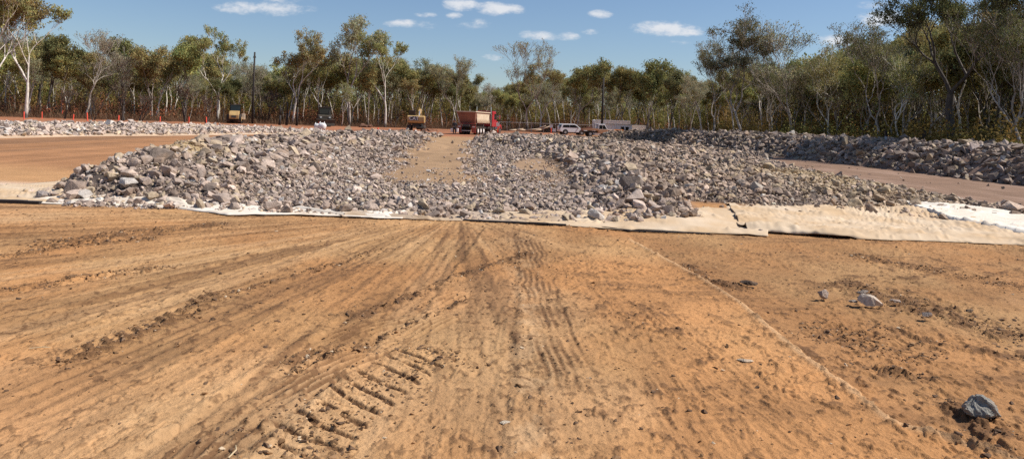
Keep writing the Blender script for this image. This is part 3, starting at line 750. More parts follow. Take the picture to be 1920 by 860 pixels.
def sheet(name, back, front, m, label, lift=.02, fold=.03, lip=.05, seed=0, nu=260, nv=44, roll=0, thick=.006, group='geotextile laid along the front of the rubble'):
    """cloth between a back edge and a front edge given as photo pixels"""
    def arc(pts, n):
        w = np.array([P(*p) for p in pts]); d = np.r_[0, np.cumsum(np.hypot(*np.diff(w, axis=0).T))]
        t = np.linspace(0, d[-1], n); return np.stack([np.interp(t, d, w[:, 0]), np.interp(t, d, w[:, 1])], -1)
    A_, B_ = arc(back, nu), arc(front, nu); v = np.linspace(0, 1, nv)[None, :, None]
    G = A_[:, None]*(1-v)+B_[:, None]*v; X, Y = G[..., 0], G[..., 1]
    v2 = v[..., 0]
    Y = Y+.22*(fbm(X*1.5, X*0+seed, 4, seed, .6)-.5)*v2; X = X+.25*(fbm(v2*6, v2*0+seed, 3, seed+1)-.5)*np.abs(np.linspace(-1, 1, nu))[:, None]**8
    Z = H(X, Y)*.0+np.minimum(H(X, Y), .12)
    f1 = fbm(X*.55+seed, Y*2.6, 3, seed+3); ridge = np.exp(-((f1-.5)/.05)**2)
    f2 = fbm(X*.9, Y*5+X*1.2, 3, seed+5); ridge2 = np.exp(-((f2-.52)/.035)**2)
    Z = Z+lift+fold*(ridge*.9+ridge2*.5)*sst(0, .15, v2)+fold*.6*(fbm(X*1.6, Y*1.6, 3, seed+8)-.4)
    Z = Z+.004*(fbm(X*4+Y*2, Y*7, 3, seed+9)-.5)
    cw = fbm(X*.55+Y*.9, Y*1.5-X*.25, 3, seed+13, .45); Z = Z+.038*np.exp(-((cw-.5)/.022)**2)+.020*np.exp(-((cw-.40)/.015)**2)
    lp = fbm(X*.8, X*0+1, 3, seed+11)
    Z = Z+lip*np.exp(-((v2-.93)/.07)**2)*sst(.35, .6, lp)
    Z = np.maximum(Z, lift*.6)
    Zf = Z.copy(); Zf[:, -1] = np.minimum(Z[:, -1], .012+lip*.75*sst(.5, .7, lp)[:, -1]); Zf[:, -2] = (Zf[:, -1]+Z[:, -2])/2
    idx = np.arange(nu*nv).reshape(nu, nv); Fq = np.stack([idx[:-1, :-1], idx[:-1, 1:], idx[1:, 1:], idx[1:, :-1]], -1).reshape(-1, 4)
    o = link(name, np_mesh(name, np.stack([X, Y, Zf], -1).reshape(-1, 3), [Fq], [m], None, True))
    md = o.modifiers.new('thickness', 'SOLIDIFY'); md.thickness = thick; md.offset = 1
    return tag(o, label, 'cloth', group)

sheet('geotextile', [(60, 374), (230, 380), (330, 384), (450, 392), (640, 400), (760, 404)], [(60, 382), (230, 388), (330, 393), (430, 404), (560, 405), (700, 411), (760, 412)], M_CLW,
      'white cloth strip showing below the left mound of rock', .012, .012, .022, 3)
sheet('geotextile', [(640, 402), (760, 404), (900, 407), (1060, 409)], [(640, 408), (760, 412), (900, 416), (1060, 421)], M_CLT,
      'soiled brown cloth strip in front of the worn path', .012, .012, .02, 17)
sheet('geotextile', [(940, 408), (1060, 410), (1180, 408), (1236, 386), (1330, 384), (1440, 392)], [(940, 416), (1060, 424), (1180, 433), (1300, 438), (1380, 441), (1440, 444)], M_CLD,
      'dusty tan cloth in front of the dark ridge, at the left of the folded cloth', .015, .022, .025, 29)
sheet('geotextile', [(1345, 388), (1480, 400), (1600, 398), (1700, 392), (1920, 420), (2060, 430)], [(1400, 436), (1480, 441), (1600, 448), (1760, 455), (1920, 461), (2060, 466)], M_CLD,
      'long folded tan cloth with raised creases and a curled hem at right', .03, .05, .055, 43, nu=340, nv=60)
sheet('geotextile', [(1700, 396), (1800, 401), (1920, 416), (2080, 430)], [(1700, 400), (1800, 421), (1920, 443), (2080, 455)], M_CLW,
      'clean white cloth lying over the tan cloth at the right edge', .09, .02, .02, 57, nu=160)
sheet('geotextile', [(-60, 352), (40, 347), (140, 338), (226, 332)], [(-60, 378), (20, 380), (90, 383), (150, 384)], M_CLD,
      'pale sandy cloth half buried left of the left mound', .012, .018, .02, 71, nu=120)
# black liner hem
def hem(pts, r, label):
    m = MB(); w = [P(*p) for p in pts]
    for i in range(len(w)-1):
        a, b = w[i], w[i+1]; n = max(2, int(math.dist(a, b)/.25))
        for k in range(n):
            q = [(a[0]+(b[0]-a[0])*t/n, a[1]+(b[1]-a[1])*t/n) for t in (k, k+1)]
            jz = [.5*r+.015*float(vn(q_[0]*3, q_[1]*3, 5)) for q_ in q]
            m.box(((q[0][0]+q[1][0])/2, (q[0][1]+q[1][1])/2, jz[0]), (math.dist(*q)*1.1, r*2, r*1.1), (0, 0, math.atan2(b[1]-a[1], b[0]-a[0])))
    return tag(m.build('liner_edge', M_BLK), label, 'liner', 'liner edges')
hem([(-60, 379), (20, 381), (75, 383)], .05, 'black liner edge poking out at the far left of the cloth')
hem([(870, 415), (960, 419), (1060, 424)], .028, 'black liner edge under the brown cloth before the worn path')
hem([(1130, 428), (1180, 434), (1240, 437), (1330, 440)], .02, 'black liner edge under the dusty cloth before the dark ridge')

# ------------------------------------------------------------------ trees
def tube_path(pts, rad, n=6):
    pts = np.asarray(pts, float); k = len(pts); V = []; 
    d = np.gradient(pts, axis=0); d /= np.linalg.norm(d, axis=1)[:, None]+1e-9
    ref = np.array([.3, .9, .1]); a = np.cross(d, ref); a /= np.linalg.norm(a, axis=1)[:, None]+1e-9; b = np.cross(d, a)
    t = np.linspace(0, 2*np.pi, n, endpoint=False)
    V = pts[:, None]+np.asarray(rad)[:, None, None]*(np.cos(t)[None, :, None]*a[:, None]+np.sin(t)[None, :, None]*b[:, None])
    i = np.arange(k-1)[:, None]; j = np.arange(n)[None]; j2 = (j+1) % n
    Fq = np.stack([i*n+j, i*n+j2, (i+1)*n+j2, (i+1)*n+j], -1).reshape(-1, 4)
    return V.reshape(-1, 3), Fq

def grow(seed, ht=14, r0=.22, fork=.4, spread=.6, levels=4, kids=(2, 3), nleaf=4200, leaf=.17, clump=.75, droop=.5, lean=0., crownflat=1.0, wig=.10, fillc=0, stems=1):
    r = np.random.default_rng(seed); TV = []; TF = []; off = [0]; tips = []
    def add(pts, rad, n):
        v, f = tube_path(pts, rad, n); TV.append(v); TF.append(f+off[0]); off[0] += len(v)
    def branch(p, d, L, rad, lv):
        n = 7 if lv == 0 else (5 if lv < 3 else 4); pts = [p.copy()]; q = p.copy(); dd = d.copy()
        for i in range(n):
            dd = dd+r.normal(0, wig*(1.0 if lv else .45), 3); dd[2] += (.05 if lv else .0)
            dd /= np.linalg.norm(dd); q = q+dd*L/n; pts.append(q.copy())
        end = rad*.66; rr = np.maximum(np.linspace(rad, end, n+1), .016)
        if lv == 0: rr[0] *= 1.25
        add(pts, rr, 8 if lv == 0 else (6 if lv < 2 else (4 if lv < 3 else 3)))
        if lv >= levels-1:
            tips.append(pts[-1]); tips.append(pts[-2]); tips.append(pts[n//2])
            return
        if lv >= 2 and r.random() < .6: tips.append(pts[n//2+1]+r.normal(0, .5, 3))
        k = int(r.integers(kids[0], kids[1]+1)) + (1 if lv else 0)
        az0 = r.uniform(0, 6.28)
        for j in range(k):
            t = 1.0 if j < 2 else r.uniform(.45, .9)
            i = min(n, max(1, int(round(t*n)))); base = pts[i]
            az = az0+j*2*np.pi/k+r.normal(0, .4); sp = spread*r.uniform(.55, 1.35)*(1 if j else .45)
            ax = np.array([math.cos(az), math.sin(az), 0]); nd = dd*math.cos(sp)+ax*math.sin(sp); nd[2] = nd[2]*crownflat+.34; nd /= np.linalg.norm(nd)
            branch(base, nd, L*r.uniform(.62, .88)*(1.0 if lv else min(.5*(1-fork)/fork, 1.1)), rr[i]*r.uniform(.66, .9), lv+1)
    for s_ in range(stems):
        a = r.uniform(0, 6.28); l = lean if stems == 1 else .28
        branch(np.array([.12*math.cos(a)*(stems > 1), .12*math.sin(a)*(stems > 1), -.3]), np.array([l*math.cos(a), l*math.sin(a), 1.]), ht*fork, r0, 0)
    TVc = np.concatenate(TV); TFc = np.concatenate(TF)
    out = [(TVc, TFc)]
    tips = np.array(tips)
    # scale so the top is at ht
    sc_ = ht/max(TVc[:, 2].max(), 1); sv = np.array([1, 1, sc_]); TVc = TVc*sv; tips = tips*sv; out = [(TVc, TFc)]
    if nleaf:
        n = nleaf; wh = r.integers(0, len(tips), n); c = tips[wh]; tt = r.uniform(.7, 1.3, len(tips))[wh]
        g = r.normal(0, 1, (n, 3)); g /= np.linalg.norm(g, axis=1)[:, None]; rad_ = g.copy(); g *= (r.random(n)**.5)[:, None]*clump*r.uniform(.6, 1.25, len(tips))[wh][:, None]*np.array([1, 1, .7])
        ctr = c+g; ctr[:, 2] = np.maximum(ctr[:, 2], ht*.12)
        d = r.normal(0, .8, (n, 3)); d[:, 2] -= droop*2.4; d /= np.linalg.norm(d, axis=1)[:, None]
        rad_[:, 2] += .35
        sd_ = np.cross(d, rad_+r.normal(0, .45, (n, 3))); sd_ /= np.linalg.norm(sd_, axis=1)[:, None]+1e-9
        L = leaf*r.uniform(.6, 1.4, n)[:, None]; W = L*r.uniform(.34, .55, n)[:, None]
        q = np.stack([ctr-d*L*.5, ctr+sd_*W*.5, ctr+d*L*.5, ctr-sd_*W*.5], 1).reshape(-1, 3)
        cl = np.repeat((tt*r.uniform(.85, 1.15, n))[:, None]*np.array([[1, 1, 1]])*(1+np.array([[.22, 0, -.1]])*r.normal(0, .5, (len(tips), 1))[wh]), 4, 0)
        out += [(q, np.arange(n*4).reshape(-1, 4), np.clip(cl, .2, 2))]
    return out

VARS = {}
def variant(key, bark, leafm, **kw):
    g = grow(**kw); tr = np_mesh('trunk', g[0][0], [g[0][1]], [bark], None, True)
    cr_ = np_mesh('crown', g[1][0], [g[1][1]], [leafm], g[1][2]) if len(g) > 1 else None
    VARS.setdefault(key, []).append((tr, cr_, kw['ht'], g))
for i in range(4): variant('tall', M_BARKW, M_LEAF, seed=10+i, ht=17, r0=.21, fork=.30, spread=.50, levels=6, kids=(2, 2), nleaf=10500, leaf=.25, clump=.62)
for i in range(3): variant('open', M_BARKG, M_LEAFG, seed=30+i, ht=15, r0=.18, fork=.28, spread=.52, levels=6, kids=(2, 2), nleaf=6500, leaf=.21, clump=.62)
for i in range(4): variant('bushy', M_BARKG, M_LEAF, seed=50+i, ht=12, r0=.16, fork=.24, spread=.62, levels=6, kids=(2, 2), nleaf=12000, leaf=.26, clump=.8)
for i in range(2): variant('dark', M_BARKD, M_LEAFD, seed=70+i, ht=12, r0=.2, fork=.24, spread=.58, levels=6, kids=(2, 2), nleaf=9000, leaf=.25, clump=.7)
for i in range(5): variant('slim', M_BARKW, M_LEAF, seed=90+i, ht=12, r0=.13, fork=.42, spread=.42, levels=5, kids=(2, 2), nleaf=5500, leaf=.23, clump=.72, wig=.13)
for i in range(2): variant('wispy', M_BARKG, M_LEAFG, seed=110+i, ht=14, r0=.17, fork=.28, spread=.48, levels=7, kids=(2, 2), nleaf=3600, leaf=.17, clump=.5, wig=.14)
for i in range(3): variant('bare', M_BARKD, M_DRY, seed=130+i, ht=5, r0=.12, fork=.25, spread=.7, levels=5, kids=(2, 2), nleaf=350, leaf=.16, clump=.5, wig=.2, stems=2)
variant('crooked', M_BARKW, M_LEAF, seed=151, ht=15, r0=.17, fork=.30, spread=.62, levels=6, kids=(2, 2), nleaf=5200, leaf=.2, clump=.6, wig=.2)
variant('near', M_BARKG, M_LEAFD, seed=161, ht=14, r0=.15, fork=.36, spread=.50, levels=7, kids=(2, 2), nleaf=12000, leaf=.15, clump=.45, wig=.14)
variant('near', M_BARKG, M_LEAFD, seed=162, ht=14, r0=.16, fork=.34, spread=.48, levels=7, kids=(2, 2), nleaf=9500, leaf=.15, clump=.45, wig=.16)
variant('giant', M_BARKD, M_LEAFD, seed=171, ht=17, r0=.36, fork=.40, spread=.60, levels=8, kids=(2, 2), nleaf=30000, leaf=.15, clump=.5, wig=.12)

TN = [0]
def tree(kind, px, top, Y, label, group='trees of the bush behind the site', vi=None, rot=None, wmul=1.12):
    vs = VARS[kind]; tr, cr_, ht, _ = vs[(TN[0] if vi is None else vi) % len(vs)]; TN[0] += 1
    x = XAT(px, Y); z0 = Hs(x, Y); hz = ZTOP(px, top, Y)-z0; s = hz/(ht+.3)
    e = empty('gum_tree' if kind != 'bare' else 'bare_tree', (x, Y, z0), rng.uniform(0, 6.28) if rot is None else rot); e.scale = (s*wmul, s*wmul, s)
    tag(e, label, 'tree', group)
    link('trunk', tr, e)
    if cr_: link('crown', cr_, e)
    return e

G1 = 'tall trees along the edge of the bush'
tree('tall', 48, -30, 100, 'tall gum with bright white trunk and bent limbs at far left', G1, 0)
tree('tall', -20, -60, 96, 'tall gum leaning in over the left edge of the photo', G1, 1)
tree('dark', 92, 60, 112, 'dark leafy tree right behind the bright white trunk', G1)
tree('wispy', 160, 46, 112, 'grey thin leaved tree on a blackened forked trunk at left', G1, 0)
tree('dark', 232, 68, 122, 'dense dark green rounded tree left of the roller', G1, 0)
tree('bushy', 285, 84, 120, 'broad olive tree right of the dense dark round one', G1, 1)
tree('bushy', 345, 74, 124, 'wide olive green tree with a ragged top left of the roller', G1, 2)
tree('tall', 408, 46, 128, 'tree with a small high tuft of crown above the roller', G1, 3)
tree('open', 470, 112, 138, 'thin open gum standing behind the left black pole', G1)
tree('tall', 548, 46, 132, 'tall full crowned gum between the left pole and the dark machine', G1, 2)
tree('tall', 605, 88, 140, 'gum with bare upper limbs just left of the tallest mid tree', G1, 1)
tree('open', 655, 20, 134, 'tallest open crowned gum above the dark boxy machine', G1, 0)
tree('tall', 722, 50, 136, 'tall full crowned gum between dark machine and excavator', G1, 0)
tree('crooked', 640, 150, 130, 'white limbed crooked gum right behind the dark boxy machine', G1)
tree('bushy', 690, 120, 138, 'brownish green bushy gum left of the excavator', G1)
tree('open', 800, 106, 150, 'small topped gum above the yellow excavator', G1)
tree('open', 862, 106, 150, 'gum with open twiggy crown above the red tipper', G1)
tree('wispy', 988, 68, 146, 'tall sparse grey gum standing right of the red truck', G1, 1)
tree('tall', 1012, 118, 148, 'leaning white trunk gum right of the red truck', G1, 3)
tree('bushy', 1080, 106, 148, 'round topped gum rising behind the white wagon', G1)
tree('bushy', 1165, 122, 150, 'broad green gum behind the white container', G1)
tree('bushy', 1212, 108, 140, 'high crowned green gum right of the white container', G1)
tree('dark', 1255, 130, 120, 'dark green clumped gum right of the small container', G1)
tree('open', 1290, 138, 104, 'thin gum with sparse olive crown left of the dark open gum', G1)
G2 = 'trees close behind the right-hand berm'
tree('near', 1392, 6, 70, 'tall dark open gum with a double trunk standing clear of the sky', G2, 0, wmul=1.15)
tree('near', 1335, 62, 72, 'slender gum leaning left beside the tall dark open gum', G2, 1, wmul=.95)
tree('near', 1440, 92, 74, 'thin dark gum just right of the tall dark open gum', G2, 1, wmul=.8)
tree('wispy', 1492, 34, 70, 'fine twigged grey gum with a wide airy crown', G2, 0, wmul=1.25)
tree('crooked', 1560, 76, 66, 'crooked pale stemmed gum right of the airy grey gum', G2)
tree('near', 1645, 22, 58, 'leafy gum with pale forked trunk left of the huge dark tree', G2, 1)
tree('crooked', 1690, 90, 52, 'pale twisted gum close to the left of the huge dark tree', G2)
tree('giant', 1786, -95, 46, 'huge dark trunked tree spreading over the right-hand berm', G2, rot=1.3)
tree('near', 1868, -30, 44, 'tall dark gum right beside the huge dark tree', G2, 0)
tree('near', 1915, -10, 40, 'dark gum cut by the right edge of the photo', G2, 1)
tree('giant', 1990, -60, 44, 'large dark tree just past the right edge', G2, rot=4)

# bare dark small trees at the left edge of the bush
for px, top, Y, lb in ((120, 158, 104, 'small bare dark tree behind the red stakes, leftmost'), (176, 170, 103, 'small bare forked tree behind the red stakes'), (232, 150, 106, 'bare dark bushy tree right of the paired stakes'), (262, 168, 104, 'low bare tree with curved black stems'), (385, 165, 108, 'bare dark tree just left of the roller'), (350, 150, 112, 'thin bare tree left of the roller'), (500, 160, 132, 'bare brown tree right of the left pole'), (738, 185, 138, 'reddish bare tree left of the excavator')):
    tree('bare', px, top, Y, lb, 'bare burnt trees at the bush edge')

# filler trees of the bush
ENV = ([-300, 0, 110, 200, 300, 400, 470, 540, 620, 700, 760, 830, 900, 950, 1000, 1060, 1120, 1200, 1280, 1360, 1450, 1550, 1650, 1750, 1920, 2300], [10, 35, 66, 72, 82, 86, 108, 84, 84, 84, 96, 112, 122, 140, 120, 114, 122, 116, 120, 112, 92, 74, 48, 25, 10, 0])
def zone_word(px):
    for lim, w in ((110, 'at the far left of the bush'), (300, 'behind the left line of red stakes'), (420, 'in the bush left of the roller'), (480, 'in the bush behind the roller'), (590, 'in the bush left of the dark boxy machine'), (700, 'in the bush behind the dark boxy machine'), (830, 'in the bush behind the yellow excavator'), (940, 'in the bush behind the red tipper'), (1040, 'in the bush behind the wire fence'), (1110, 'in the bush behind the white wagon'), (1210, 'in the bush behind the white containers'), (1330, 'in the bush right of the containers'), (1480, 'in the bush behind the tall dark open gum'), (1640, 'in the bush behind the airy grey gum'), (1780, 'in the bush left of the huge dark tree')):
        if px < lim: return w
    return 'in the bush right of the huge dark tree'
WD = {'tall': 'white trunked gum', 'open': 'thin crowned gum', 'bushy': 'full olive gum', 'dark': 'dark green gum', 'slim': 'slender pale gum', 'wispy': 'grey wispy gum', 'near': 'dark leaved gum', 'crooked': 'crooked pale gum'}
kinds = ['slim', 'slim', 'bushy', 'slim', 'tall', 'bushy', 'open', 'slim', 'dark', 'bushy', 'slim', 'wispy']
N_FILL = 236
for i in range(N_FILL):
    px = -120+2160*((i+.5*rng.random())/N_FILL)
    px = -120+((i*0.61803399) % 1.0)*2160
    dep = (i % 4)*9+rng.uniform(0, 9)
    Yw = edge_at(px)+(3 if px < 1300 else 10)+dep*(1 if px < 1300 else .8)
    k = kinds[int(rng.integers(0, len(kinds)))]
    if px > 1330 and k in ('slim', 'tall') and rng.random() < .5: k = 'near'
    top = np.interp(px, *ENV)+rng.uniform(4, 52)
    if k in ('bushy', 'dark'): top += 12
    tree(k, px, top, Yw, f'{WD[k]} {zone_word(px)}, {"front" if i % 4 < 2 else "rear"} rank', 'trees of the bush behind the site')

# the bush further back: one mass
def far_woods():
    r = np.random.default_rng(5); VV = []; FF = []; CC = []; TVs = []; TFs = []; o1 = o2 = 0
    pool = [VARS['slim'][i][3] for i in range(5)]+[VARS['bushy'][i][3] for i in range(4)]+[VARS['open'][0][3]]
    hts = [12]*5+[12]*4+[15]
    for i in range(300):
        px = r.uniform(-200, 2120); Y = edge_at(px)+(40 if px < 1300 else 26)+r.uniform(0, 60); top = np.interp(px, *ENV)+r.uniform(22, 62)
        x = XAT(px, Y); hz = ZTOP(px, top, Y); k = int(r.integers(0, len(pool))); g = pool[k]; s = hz/hts[k]; a = r.uniform(0, 6.28)
        Rm = np.array([[math.cos(a), -math.sin(a), 0], [math.sin(a), math.cos(a), 0], [0, 0, 1]])*s
        v, f = g[0][0], g[0][1]; TVs.append(v @ Rm.T+[x, Y, 0]); TFs.append(f+o1); o1 += len(v)
        q, fq, c = g[1]; nl = len(fq); sel = r.permutation(nl)[:min(nl, 1500)]
        qq = q.reshape(-1, 4, 3)[sel]; ce = qq.mean(1, keepdims=True); qq = (ce+(qq-ce)*1.7).reshape(-1, 3)
        VV.append(qq @ Rm.T+[x, Y, 0]); CC.append(c.reshape(-1, 4, 3)[sel].reshape(-1, 3)*r.uniform(.8, 1.2)); o2 += len(qq)
    tv = np.concatenate(TVs); tf = np.concatenate(TFs); lv = np.concatenate(VV); lf = np.arange(len(lv)).reshape(-1, 4)
    V = np.concatenate([tv, lv]); C = np.concatenate([np.ones((len(tv), 3)), np.concatenate(CC)])
    o = link('woodland', np_mesh('woodland', V, [np.concatenate([tf, lf+len(tv)])], [M_BARKG, M_LEAF], C, False, np.r_[np.zeros(len(tf)), np.ones(len(lf))]))
    tag(o, 'dense grey green gum woodland deep behind the front trees', 'woodland', kind='stuff')
far_woods()

# dry scrub, saplings and grass between the trunks
def blades(name, n, place, hrange, wmul, m, cr0, label, seed, kind='stuff', spread=.5, per=9):
    r = np.random.default_rng(seed); x, y, hh = place(r, n); N = n*per
    cx = np.repeat(x, per)+r.normal(0, spread, N); cy = np.repeat(y, per)+r.normal(0, spread, N); h = np.repeat(hh, per)*r.uniform(.4, 1.1, N)
    z0 = H(cx, cy)
    d = np.stack([r.normal(0, .6, N), r.normal(0, .6, N), np.ones(N)], -1); d /= np.linalg.norm(d, axis=1)[:, None]
    b = np.stack([cx, cy, z0-.05], -1); a = r.uniform(0, np.pi, N); s = np.stack([np.cos(a), np.sin(a), 0*a], -1)*(wmul*h)[:, None]
    t = b+d*h[:, None]; mid = b+d*(h*.55)[:, None]
    q = np.stack([b-s*.25, b+s*.25, mid+s*.5, t, mid-s*.5], 1).reshape(-1, 3)
    f = np.arange(N*5).reshape(-1, 5); c = np.repeat(r.uniform(cr0[0], cr0[1], N)[:, None]*np.ones((1, 3))*(1+np.array([[.15, 0, -.1]])*r.normal(0, .6, (N, 1))), 5, 0)
    o = link(name, np_mesh(name, q, [f], [m], np.clip(c, .1, 2.5))); return tag(o, label, name.replace('_', ' '), kind=kind)
def pl_edge(px0, px1, d0, d1, h0, h1):
    def f(r, n):
        px = r.uniform(px0, px1, n); k = fbm(px*.03, px*0, 3, 3); Y = edge_at(px)+d0+(d1-d0)*r.random(n)**1.5
        x = (px-CX)/F*Y; return x, Y, r.uniform(h0, h1, n)*(.55+.9*fbm(x*.25, Y*.25, 2, 8))
    return f
blades('dry_grass', 7000, pl_edge(-150, 1340, -4, 30, .5, 1.4), 0, .035, M_DRY, (.6, 1.5), 'dry reddish brown grass under the gum trees', 81, spread=.5, per=8)
blades('undergrowth', 1900, pl_edge(-150, 1400, 1, 45, 1.2, 3.2), 0, .03, M_DRY, (.4, 1.2), 'dry brown saplings and scrub filling the gaps between trunks', 82, spread=.7, per=9)

def leafcloud(name, px0, px1, d0, d1, n, rad, hr, m, label, seed, nl=260, ls=.2):
    r = np.random.default_rng(seed); Q = []; C = []
    for i in range(n):
        px = r.uniform(px0, px1); Y = edge_at(px)+r.uniform(d0, d1); x = (px-CX)/F*Y; R0 = r.uniform(*rad); h = r.uniform(*hr)
        g = r.normal(0, 1, (nl, 3)); g /= np.linalg.norm(g, axis=1)[:, None]; g *= (r.random((nl, 1))**.35)
        sh = 1+.35*np.sin(g[:, :1]*5+i)+.3*np.sin(g[:, 1:2]*7+i*2)
        ctr = g*sh*np.array([R0, R0, h*.5])+np.array([x, Y, h*.5])
        d = r.normal(0, 1, (nl, 3)); d /= np.linalg.norm(d, axis=1)[:, None]; s = np.cross(d, r.normal(0, 1, (nl, 3))); s /= np.linalg.norm(s, axis=1)[:, None]
        L = ls*r.uniform(.5, 1.5, (nl, 1)); Q.append(np.stack([ctr-d*L*.5, ctr+s*L*.25, ctr+d*L*.5, ctr-s*L*.25], 1).reshape(-1, 3))
        C.append(np.repeat(r.uniform(.6, 1.4)*r.uniform(.7, 1.3, (nl, 1))*np.array([[r.uniform(.85, 1.7), 1, .8]]), 4, 0))
    q = np.concatenate(Q); o = link(name, np_mesh(name, q, [np.arange(len(q)).reshape(-1, 4)], [m], np.concatenate(C)))
    return tag(o, label, name, kind='stuff')
leafcloud('shrubbery', 1340, 2200, -1, 26, 260, (.8, 1.9), (1.2, 3.2), M_BUSHG, 'olive and rusty low bushes filling the ground behind the right-hand berm', 91, 420, .17)
leafcloud('brush', -200, 1340, 1, 45, 760, (.6, 2.8), (.8, 4.6), M_DRY, 'brown leafless brush low between the trunks', 92, 170, .2)

leafcloud('thicket', -220, 1360, 26, 90, 620, (1.8, 3.6), (4.5, 9.0), M_LEAFD, 'dull green regrowth filling the bush behind the front trunks', 93, 420, .32)  # dark leaf colour stands in for the shade under the canopy
leafcloud('regrowth', 1300, 2300, 22, 80, 330, (1.4, 3.0), (4.0, 8.5), M_LEAFD, 'dark olive regrowth filling the bush behind the right-hand trees', 94, 520, .24)  # backlit side: its shade is put into the darker leaf colour
leafcloud('distant_bush', -400, 2500, 75, 150, 620, (3.5, 6.5), (7.5, 12.5), M_LEAFD, 'solid grey green bush closing the view far behind the trunks', 95, 420, .85)
# termite mounds / dark columns
for px, py, Y, h, w, lb in ((1661, 212, 50, 2.1, .26, 'narrow dark termite mound left of the huge tree'), (1728, 214, 46, 2.2, .22, 'knobbly dark termite mound close to the huge tree')):
    v, f = rock_shape(int(px), 4, 22, .35); v = v/np.ptp(v, 0)*np.array([w*2, w*2, h*1.15]); x = XAT(px, Y)
    tag(link('termite_mound', np_mesh('termite_mound', v, [f], [simple('termite_earth', (.05, .035, .028), .95)]), None, (x, Y, h*.5)), lb, 'termite mound', 'termite mounds behind the right-hand berm')

# ------------------------------------------------------------------ site objects
M_RED = simple('stake_paint', (.85, .11, .06), .6, var=.1)
M_WHT = simple('white_paint', (.78, .78, .76), .4, dust=(*DUST, .25))
M_YEL = simple('machine_yellow', (.50, .34, .14), .45, dust=(*DUST, .4), scale=1.5)
M_BLACK = simple('black_rubber', (.025, .023, .022), .75, dust=(.20, .11, .06, .5))
M_STEEL = simple('dark_steel', (.07, .065, .06), .5, .3)
M_GLASS = simple('dark_glass', (.015, .018, .02), .08, var=0, spec=.6)
M_POLE = simple('tarred_timber', (.035, .028, .024), .85, scale=6)
M_GALV = simple('galvanised', (.45, .45, .44), .45, .5)
M_OLIVE = simple('dusty_machine', (.055, .048, .035), .7, dust=(*DUST, .08))
M_TRUCKRED = simple('truck_red', (.42, .018, .03), .3, spec=.6, dust=(*DUST, .15))
M_TIP = simple('tipper_steel', (.22, .095, .07), .7, dust=(.32, .17, .11, .5), scale=1.5)
M_TIPL = simple('tipper_side', (.66, .55, .40), .6, dust=(*DUST, .3))
M_REDL = simple('tail_light', (.30, .035, .025), .5, dust=(*DUST, .35))
M_CAR = simple('car_white', (.82, .82, .82), .22, var=.03, spec=.6)
M_DUSTY = simple('dust_caked_paint', (.50, .29, .17), .8, var=.2)
M_CONT = simple('container_paint', (.80, .79, .76), .55, dust=(.5, .4, .3, .3))
M_CHROME = simple('chrome', (.7, .7, .7), .15, 1.0, var=0)
M_LENS = simple('lamp_lens', (.7, .7, .65), .2, var=0)
M_ORANGE = simple('orange_paint', (.75, .26, .04), .5)
M_SIGN = simple('sign_white', (.75, .73, .70), .5)
M_LOG = simple('dry_log', (.50, .38, .27), .9, scale=5, bump=.5)

# survey stakes
def stake(px, py, hpx, label, Y=None):
    x, y = P(px, py)
    if Y: y = Y; x = XAT(px, Y)
    h = hpx*y/F; m = MB(); w = .10
    m.box((0, 0, h/2-.05), (w, w, h+.1)); m.prism([(-w/2, h), (w/2, h), (0, h+.06)], -w/2, w/2)
    o = m.build('stake', M_RED, None, 0, False, (x, y, Hs(x, y))); o.rotation_euler = (rng.normal(0, .04), rng.normal(0, .05), rng.uniform(0, 1.5))
    return tag(o, label, 'stake', 'red survey stakes')
ST = [(2, 214, 14), (45, 224, 14), (79, 223, 13), (117, 221, 13), (137, 228, 13), (164, 227, 15), (222, 232, 15), (228, 224, 12), (300, 231, 12), (354, 236, 16), (387, 236, 16)]
for i, (px, py, hp) in enumerate(ST):
    bt = ['at the left edge', 'second from the left edge, below the white trunk', 'just right of the bright white trunk', 'taller, below the small bare tree', 'short, standing nearer the berm', 'tall, left of the paired stakes', 'nearer one of the close pair', 'farther one of the close pair', 'short and dusty, alone midway along the line', 'left one of the two nearest the roller', 'right one of the two nearest the roller'][i]
    stake(px, py, hp, f'red survey stake {bt}')
stake(708, 250, 16, 'red survey stake behind the left mound, left of the excavator', 66)
stake(598, 238, 8, 'faded pale red stake before the dark boxy machine', 118)

# poles
def pole(px, base, top, Y, label, w=.16):
    x = XAT(px, Y); h = ZTOP(px+4, top, Y); e = empty('utility_pole', (x, Y, 0)); m = MB(); m.tube((0, 0, -.3), (0, 0, h), w*1.15, w*.8, 12); m.build('post', M_POLE, e, 0, True)
    MB().box((0, 0, h-.9), (1.3 if w > .18 else .5, .09, .09)).build('crossarm', M_POLE, e)
    m = MB()
    for s in (-.5, 0, .5): m.tube((s*(1 if w > .18 else .35), 0, h-.9), (s*(1 if w > .18 else .35), 0, h-.65), .035)
    m.build('insulator', M_STEEL, e); return tag(e, label, 'pole', 'dark utility poles')
pole(473, 225, 98, 122, 'thin black pole right of the roller', .17)
pole(1128, 232, 146, 120, 'thick black pole behind the white container', .19)
# burnt posts
for px, top, Y, h, lb in ((524, 200, 118, 3.2, 'leftmost of three blackened stumps right of the left pole'), (537, 195, 119, 3.8, 'middle blackened stump right of the left pole'), (556, 170, 119, 6.0, 'tallest blackened stump right of the left pole')):
    x = XAT(px, Y); m = MB(); m.tube((0, 0, -.2), (.08, 0, h*.5), .2, .16, 10).tube((.08, 0, h*.5), (.02, .1, h), .16, .10, 10); tag(m.build('tree_stump', M_POLE, None, 0, True, (x, Y, 0)), lb, 'stump', 'blackened stumps')

